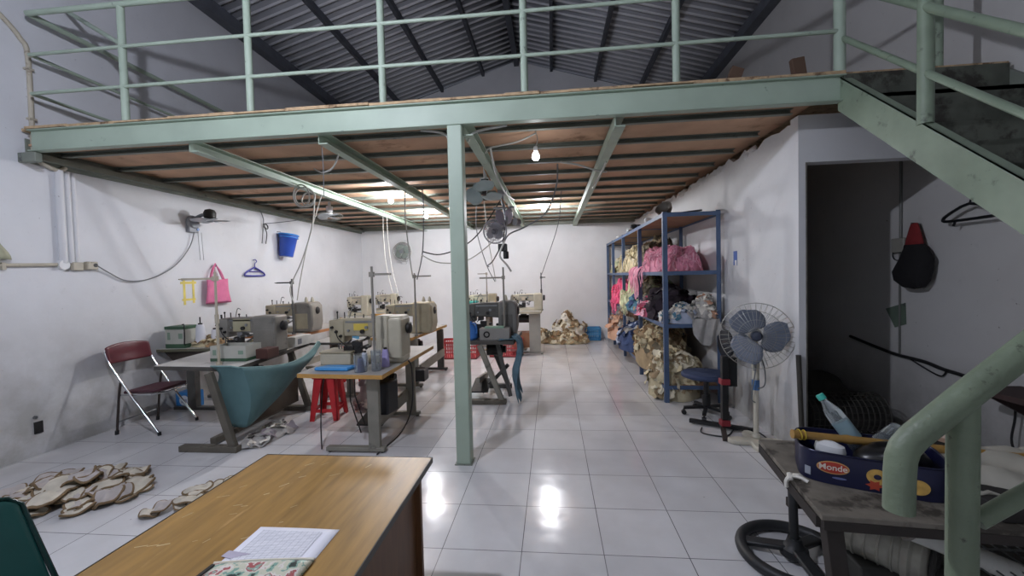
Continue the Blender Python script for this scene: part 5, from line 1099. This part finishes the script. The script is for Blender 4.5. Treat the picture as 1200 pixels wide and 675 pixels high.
# recess clutter
wm = M('dark_clutter', '2f2e2b', .8, var=.3); wm2 = M('dusty_mesh', '3c3a34', .7, .2, var=.3)
mr = thing('wire_mesh_roll', 'roll of dark wire mesh lying on the floor in the dark recess', 'mesh roll', (3.6, 1.95, 0))
m = MB()
for k in range(15):
    m.ring((3.25+.05*k, 1.98, .22), .205, .006, (1, 0, 0), 24, 5)
for k in range(20):
    a = 2*PI*k/20; m.tube([(3.25, 1.98+.205*math.cos(a), .22+.205*math.sin(a)), (3.95, 1.98+.205*math.cos(a), .22+.205*math.sin(a))], .004, 5)
m.build('mesh_wires', wm2, mr); m = MB(); m.cyl((3.26, 1.98, .21), (3.94, 1.98, .21), .16, n=20); m.build('inner_roll', wm, mr)
for k, (x, y, s, lab) in enumerate([(3.35, 2.9, .3, 'dark sack on the recess floor at the left'), (3.9, 2.8, .35, 'dark sack on the recess floor at the right, behind the mesh roll'), (4.05, 1.5, .22, 'dark lumpy bundle on the floor right of the mesh roll')]):
    m = MB(); m.sph((x, y, s*.62), s, (1, .9, .65), 20, 14, jit=.35); tag(m.build('sack', fab('dark_sacking_%d' % k, '35332f'), o=(x, y, 0)), lab, 'sack')

# ================================================================ RIGHT FOREGROUND TABLE
wood_d = M('dirty_grey_board', '6f695f', .85, var=.3, sc=9, dirt='3d3831', dsc=6, dth=.5)
wood_k = M('dark_old_wood', '2e2824', .8, var=.25, sc=8)
rt_ = thing('work_table', 'low rough dark wooden table at the right foreground, dusty top', 'table', (2.6, -.25, 0))
P_ = [(1.845, -.635), (3.55, -.80), (3.65, .05), (1.975, .18)]
m = MB(); m.prism([(x, y, .625) for x, y in P_], (0, 0, .025)); m.build('tabletop', wood_d, rt_, bevel=.003)
m = MB(); m.bar((1.855, -.622, .605), (3.55, -.785, .605), .03, .04); m.bar((1.985, .165, .59), (3.64, .04, .59), .03, .068); m.bar((1.858, -.60, .60), (1.985, .165, .60), .03, .05); m.build('apron', wood_k, rt_)
for a, b_ in (((1.90, -.60, .62), (1.97, -.60, 0)), ((3.5, -.72, .62), (3.45, -.7, 0)), ((3.6, .0, .62), (3.58, .0, 0))):
    m = MB(); m.bar(a, b_, .07, .05, (0, 1, 0)); m.build('leg', wood_k, rt_, bevel=.003)
m = MB(); m.bar((2.1, .1, .3), (3.5, 0, .3), .04, .05); m.build('stretcher', wood_k, rt_)
rr_ = thing('tied_rag', 'knotted white rag strip tied round the left edge of the rough table', 'rag', (1.9, -.3, .63))
m = MB(); m.tube([(1.885, -.33, .652), (1.895, -.30, .664), (1.915, -.29, .656), (1.93, -.31, .664), (1.95, -.30, .657)], .012, 7, sm=4, flat=.7); m.tube([(1.89, -.31, .655), (1.878, -.305, .63), (1.882, -.30, .60)], .01, 6, sm=3); m.build('knot', offw, rr_)
m = MB(); m.tube([(1.90, -.31, .66), (1.93, -.34, .665), (1.95, -.36, .655)], .009, 6, sm=3); m.build('rag_end', offw, rr_)
# biscuit tin
navyt = M('navy_tin_print', '191c3a', .35, var=.08)
tn = thing('biscuit_tin', 'navy oval biscuit tin with a red oval badge, open, on the rough table', 'tin', (2.25, -.27, .65))
ca, sa = math.cos(-.42), math.sin(-.42)
cxT, cyT = 2.27, -.27; ex, ey = V(ca, sa, 0), V(-sa, ca, 0)
def tp_(a, z, k=1.):                                 # rounded-rectangle wall of the tin
    n_ = .42; c_, s_ = math.cos(a), math.sin(a)
    x = .285*k*math.copysign(abs(c_)**n_, c_); y = .185*k*math.copysign(abs(s_)**n_, s_)
    return V(cxT, cyT, z)+ex*x+ey*y
N = 56; z0, z1 = .652, .80
m = MB(); vs = [tp_(2*PI*i/N, z, k) for z, k in ((z0, 1), (z1, 1), (z1, .98), (z0+.01, .98)) for i in range(N)]
m.add(vs, [(j*N+i, j*N+(i+1) % N, (j+1)*N+(i+1) % N, (j+1)*N+i) for j in range(3) for i in range(N)]+[tuple(range(3*N, 4*N)), tuple(range(N))]); m.build('tin_wall', navyt, tn)
m = MB(); m.tube([tp_(2*PI*i/N, z1, .995) for i in range(N)], .005, 6, close=True); m.build('tin_rim', M('navy_rim', '1a1d38', .3, .4), tn)
# badge on the front face: frame of the face in the tin's own axes
fy = -.185; fn_ = -ey
def face(u, v, d=.0): return V(cxT, cyT, 0)+ex*u+ey*(fy)+fn_*d+V(0, 0, v)
def oval(name, u, v, ru, rv, mat, d, n=32):
    m = MB(); m.prism([face(u+ru*math.cos(2*PI*i/n), v+rv*math.sin(2*PI*i/n), d) for i in range(n)], fn_*.001); return m.build(name, mat, tn)
oval('badge_border', -.155, .736, .064, .031, M('badge_yellow', 'c99a62', .4), .0008)
oval('badge_red', -.155, .736, .058, .026, M('badge_red', 'b03a2c', .4), .0016)
cu = bpy.data.curves.new('tin_lettering', 'FONT'); cu.body = 'Monde'; cu.size = .040; cu.extrude = .0004; cu.align_x = 'CENTER'; cu.align_y = 'CENTER'; cu.offset = .0006
tmp = bpy.data.objects.new('tin_lettering', cu); COL.objects.link(tmp)
dg = bpy.context.evaluated_depsgraph_get(); me = bpy.data.meshes.new_from_object(tmp.evaluated_get(dg)); COL.objects.unlink(tmp); bpy.data.objects.remove(tmp)
R3 = Matrix((ex, V(0, 0, 1), fn_)).transposed().to_4x4(); R3.translation = face(-.155, .736, .0032)-ORG[tn.name]
me.transform(R3); me.materials.clear(); me.materials.append(M('badge_white', 'e2d8cc', .4))
lt = bpy.data.objects.new('tin_lettering', me); COL.objects.link(lt); lt.parent = tn
cook = M('cookie_print', 'bf9a50', .5, var=.25, sc=30); 
oval('cookie_picture', .01, .726, .040, .036, cook, .0008); oval('cookie_picture', .075, .706, .042, .034, cook, .0012); oval('cookie_picture', .15, .71, .04, .034, cook, .0008)
oval('cookie_hole', .01, .726, .014, .012, navyt, .0018)
m = MB(); q = [face(.0+.034*math.cos(PI/2+2*PI*i/12)*(1 if i % 2 else .55), .685+.026*math.sin(PI/2+2*PI*i/12)*(1 if i % 2 else .6), .0022) for i in range(12)]; m.prism(q, fn_*.001); m.build('red_ribbon_print', M('ribbon_red', 'b0452f', .5), tn)
m = MB(); q = lambda u, v: V(cxT, cyT, 0)+ex*u+ey*fy*v
m.prism([tp_(2*PI*(k)/N, z, 1.003) for k, z in ((33.6, .675), (35.6, .675), (35.6, .715), (33.6, .715))], V(-.002, -.002, 0)); m.build('grey_nutrition_panel', M('panel_grey', '9aa0ab', .5), tn)
oval('small_caption', -.13, .688, .028, .005, M('caption_blue', '6d75a0', .5), .0008)
m = MB(); m.lathe((0, 0, 0), [(.0, -.05), (.03, -.048), (.052, -.02), (.055, .0), (.05, .03), (.02, .048), (.0, .05)], 24); m.v = [V(2.125, -.24, .768)+ex*p.x*1.1+V(0, p.y, p.z*.9) for p in m.v]; tag(m.build('white_bowl', whitep, o=(2.125, -.24, .72)), 'small glossy white round bowl sitting in the biscuit tin', 'bowl')
# bottle leaning in the tin
pet = M('clear_bottle_plastic', 'e6f0f2', .06, var=.02, trans=.9)
bt = thing('water_bottle', 'clear plastic water bottle with a teal cap leaning in the biscuit tin', 'bottle', (2.33, -.13, .67))
b0, b1 = V(2.36, -.19, .68), V(2.195, -.06, .985); ab = (b1-b0).normalized(); Lb = (b1-b0).length
m = MB(); m.lathe(b0, [(.0, 0), (.036, 0), (.042, .012), (.041, .06), (.042, .07), (.041, .2), (.042, .23), (.041, Lb-.10), (.034, Lb-.065), (.018, Lb-.03), (.0155, Lb-.01), (.0, Lb-.01)], 24, ab); m.build('bottle_body', pet, bt)
m = MB(); m.lathe(b0, [(.0425, .13), (.0428, .135), (.0428, .225), (.0425, .23)], 24, ab); m.build('bottle_label', M('faint_blue_label', 'a5c2cc', .3, trans=.55), bt)
m = MB(); m.lathe(b0, [(.0, Lb-.012), (.0205, Lb-.012), (.0205, Lb+.014), (.018, Lb+.018), (.0, Lb+.018)], 24, ab); m.build('bottle_cap', M('teal_cap', '39ab9b', .4), bt)
bt2 = thing('water_bottle', 'crumpled clear bottle lying in the tin under the bamboo pole', 'bottle', (2.4, -.2, .75))
m = MB(); m.lathe((2.34, -.22, .775), [(.0, 0), (.014, 0), (.016, .03), (.036, .06), (.034, .1), (.037, .14), (.035, .2), (.0, .205)], 20, (.75, .3, .3)); m.build('bottle_body', pet, bt2)
m = MB(); m.lathe((2.34, -.22, .775), [(.0, -.006), (.017, -.006), (.017, .012), (.0, .012)], 16, (.75, .3, .3)); m.build('bottle_neck', whitep, bt2)
bpk = thing('black_bag', 'crumpled black plastic bag filling the right half of the biscuit tin', 'bag', (2.38, -.31, .66))
m = MB(); m.sph((2.385, -.315, .75), .11, (1.2, 1., .75), 26, 18, jit=.5); m.build('bag_body', M('black_bag_plastic', '141415', .3), bpk)
m = MB(); m.tube([(2.30, -.33, .80), (2.34, -.36, .83), (2.40, -.34, .82), (2.46, -.37, .80)], .012, 7, sm=4, flat=.5); m.build('bag_rim', M('black_bag_plastic', '141415', .3), bpk)
# bamboo pole
bamb = M('dry_bamboo', 'a07c40', .5, var=.15, sc=10, dirt='7a5a2e', dsc=9, dth=.62)
bp_ = thing('bamboo_pole', 'yellow-brown bamboo pole laid across the tin on the rough table', 'pole', (2.5, -.22, .8))
p0, p1 = V(1.965, -.20, .832), V(3.55, -.27, .70)
m = MB(); nn = 12
P = []; rad = []
for i in range(61): P.append(p0.lerp(p1, i/60)); rad.append(.020+(.004 if i % 10 in (0,) else 0)-.000*i)
m.tube(P, rad, 12); m.build('culm', bamb, bp_)
m = MB(); m.ring(p0+(p1-p0)*.035, .024, .0035, (p1-p0), 20, 6); m.ring(p0+(p1-p0)*.022, .026, .003, (p1-p0)+V(0, 0, .3), 20, 6); m.build('yellow_tie', M('yellow_band', 'b39a2f', .5), bp_)
pw = thing('plastic_sheet', 'crumpled off-white plastic sheet draped on the table behind the handrail', 'plastic', (2.75, -.35, .66))
m = MB(); m.grid(lambda u, v: V(2.5+.75*u, -.55+.5*v, .70+.07*math.sin(PI*u)*math.sin(PI*v)+.02*noise.noise(V(u*6, v*6, 1))+.018*math.sin(u*19+v*8)), 26, 18); m.build('sheet', M('dusty_plastic', 'aaa69a', .4, var=.15), pw, solid=.003)
m = MB(); m.tube([(2.5+.75*i/10, -.55+.01*math.sin(i*2), .70+.02*math.sin(i*1.7)) for i in range(11)], .008, 6); m.build('rolled_edge', M('dusty_plastic', 'aaa69a', .4), pw)
m = MB(); m.lathe((2.78, -.12, .80), [(.0, -.03), (.05, -.025), (.06, .0), (.045, .03), (.0, .04)], 20); tag(m.build('pinkish_cup', M('dusty_pink_plastic', 'a58a78', .5), o=(2.78, -.12, .77)), 'dusty pinkish plastic lid on the table behind the handrail post', 'lid')
cbx = thing('dark_carton', 'dark dusty carton on the rough table beside the biscuit tin', 'carton', (2.75, -.5, .65))
m = MB(); m.bx(2.52, 3.3, -.66, -.3, .652, .71); m.build('carton_body', M('dark_dusty_card', '2d2a28', .8, var=.2), cbx, bevel=.006); m = MB(); m.cyl((2.62, -.661, .685), (2.62, -.663, .685), .02, n=20); m.build('round_print', M('faded_brown_print', '5d4636', .7), cbx)
# ring base with pole
rb = thing('ring_base_stand', 'black ring-shaped stand base with a short pole under the rough table edge', 'stand', (2.09, .03, 0))
bm_ = M('black_cast_base', '222426', .5, var=.2)
cR = V(2.10, .03, .035)
m = MB(); m.ring(cR, .275, .033, (0, 0, 1), 56, 12); m.build('ring', bm_, rb)
for a in (.6, 2.7, 4.75):
    e = V(math.cos(a), math.sin(a), 0); m = MB(); m.bar(cR+e*.03+V(0, 0, .035), cR+e*.26+V(0, 0, .0), .075, .03); m.build('spoke', bm_, rb, bevel=.01)
m = MB(); m.lathe((2.10, .03, .03), [(.075, 0), (.07, .04), (.045, .06), (.035, .1), (.0, .1)], 24); m.build('hub', bm_, rb)
m = MB(); m.cyl((2.10, .03, .1), (2.085, .03, .585), .024, n=16); m.build('pole', bm_, rb)
# under the table
iron = M('oily_grey_iron', '97958a', .5, .3, var=.25, sc=10)
pm = thing('pump_motor', 'oily grey electric motor lying on the floor under the rough table', 'motor', (2.35, -.3, 0))
m = MB(); ax = V(.62, -.7, -.05).normalized(); c0 = V(2.18, -.05, .33)
m.lathe(c0, [(.0, 0), (.07, 0), (.075, .06), (.1, .07), (.12, .1), (.12, .36), (.135, .365), (.135, .39), (.11, .40), (.11, .43), (.06, .46), (.0, .46)], 28, ax); m.build('motor_body', iron, pm, bevel=.003)
m = MB()
for k in range(5): m.ring(c0+ax*(.13+.05*k), .122, .005, ax, 28, 6)
m.build('cooling_ribs', iron, pm)
m = MB(); m.ring(c0+ax*.465, .075, .012, ax, 28, 8); m.ring(c0+ax*.465, .035, .01, ax, 24, 8); m.build('pulley_face', wm, pm)
m = MB(); e0 = c0+ax*.25; m.bx(e0.x-.14, e0.x+.14, e0.y-.1, e0.y+.1, 0, .22); m.build('motor_foot', wm, pm, bevel=.01)
wr = thing('white_roll', 'dirty white plastic roll lying on the clutter under the rough table', 'roll', (2.6, -.4, .3))
m = MB(); m.cyl((2.34, -.43, .48), (2.80, -.47, .30), .045, .045, 20); m.build('roll', M('dirty_white_plastic', 'bdbdb6', .5, dirt='77736a', dsc=7), wr); m = MB(); m.ring((2.34, -.43, .48), .042, .012, (.46, -.04, -.18), 20, 6); m.build('roll_end', M('dull_tin', '7d7872', .4), wr)
ck = thing('wire_rack', 'dark wire rack with clutter under the rough table at the frame edge', 'rack', (3.0, -.4, 0))
m = MB()
for k in range(16): m.tube([(2.6+.05*k, -.62, .34), (2.6+.05*k, -.1, .36)], .004, 5)
for y in (-.62, -.36, -.1): m.tube([(2.55, y, .34+.04*(y+.62)), (3.4, y, .34+.04*(y+.62))], .006, 6)
m.build('wire_shelf', steel, ck)
for x, y in ((2.58, -.6), (3.38, -.6), (2.58, -.12), (3.38, -.12)):
    m = MB(); m.cyl((x, y, 0), (x, y, .36), .008, n=8); m.build('leg', steel, ck)
m = MB(); m.bx(2.55, 3.4, -.5, -.15, .02, .26); tag(m.build('dark_crate', wm, o=(3, -.3, .02), bevel=.01), 'dark dirty box under the wire rack at the frame edge', 'box')
# offcuts on the mezzanine edge
for k, (x, lab) in enumerate([(2.30, 'small brown wood offcut on the mezzanine edge, left of two'), (2.80, 'taller brown wood offcut on the mezzanine edge near the stairs, right of two')]):
    m = MB(); m.box((x, 1.22, 3.288+.06+.02*k), (.10, .05, .12+.04*k), Matrix.Rotation(.35-.5*k, 3, 'Y')); m.box((x-.05+.06*k, 1.24, 3.30), (.16, .06, .025)); tag(m.build('wood_offcut', M('brown_offcut', '5a4536', .8, var=.2), o=(x, 1.22, 3.288), bevel=.004), lab, 'wood scrap')
m = MB(); m.bar((2.36, 1.21, 3.30), (2.78, 1.23, 3.30), .05, .025); tag(m.build('wood_strip', M('brown_offcut', '5a4536', .8), o=(2.55, 1.22, 3.288)), 'flat brown wood strip between the two offcuts on the mezzanine edge', 'wood scrap')
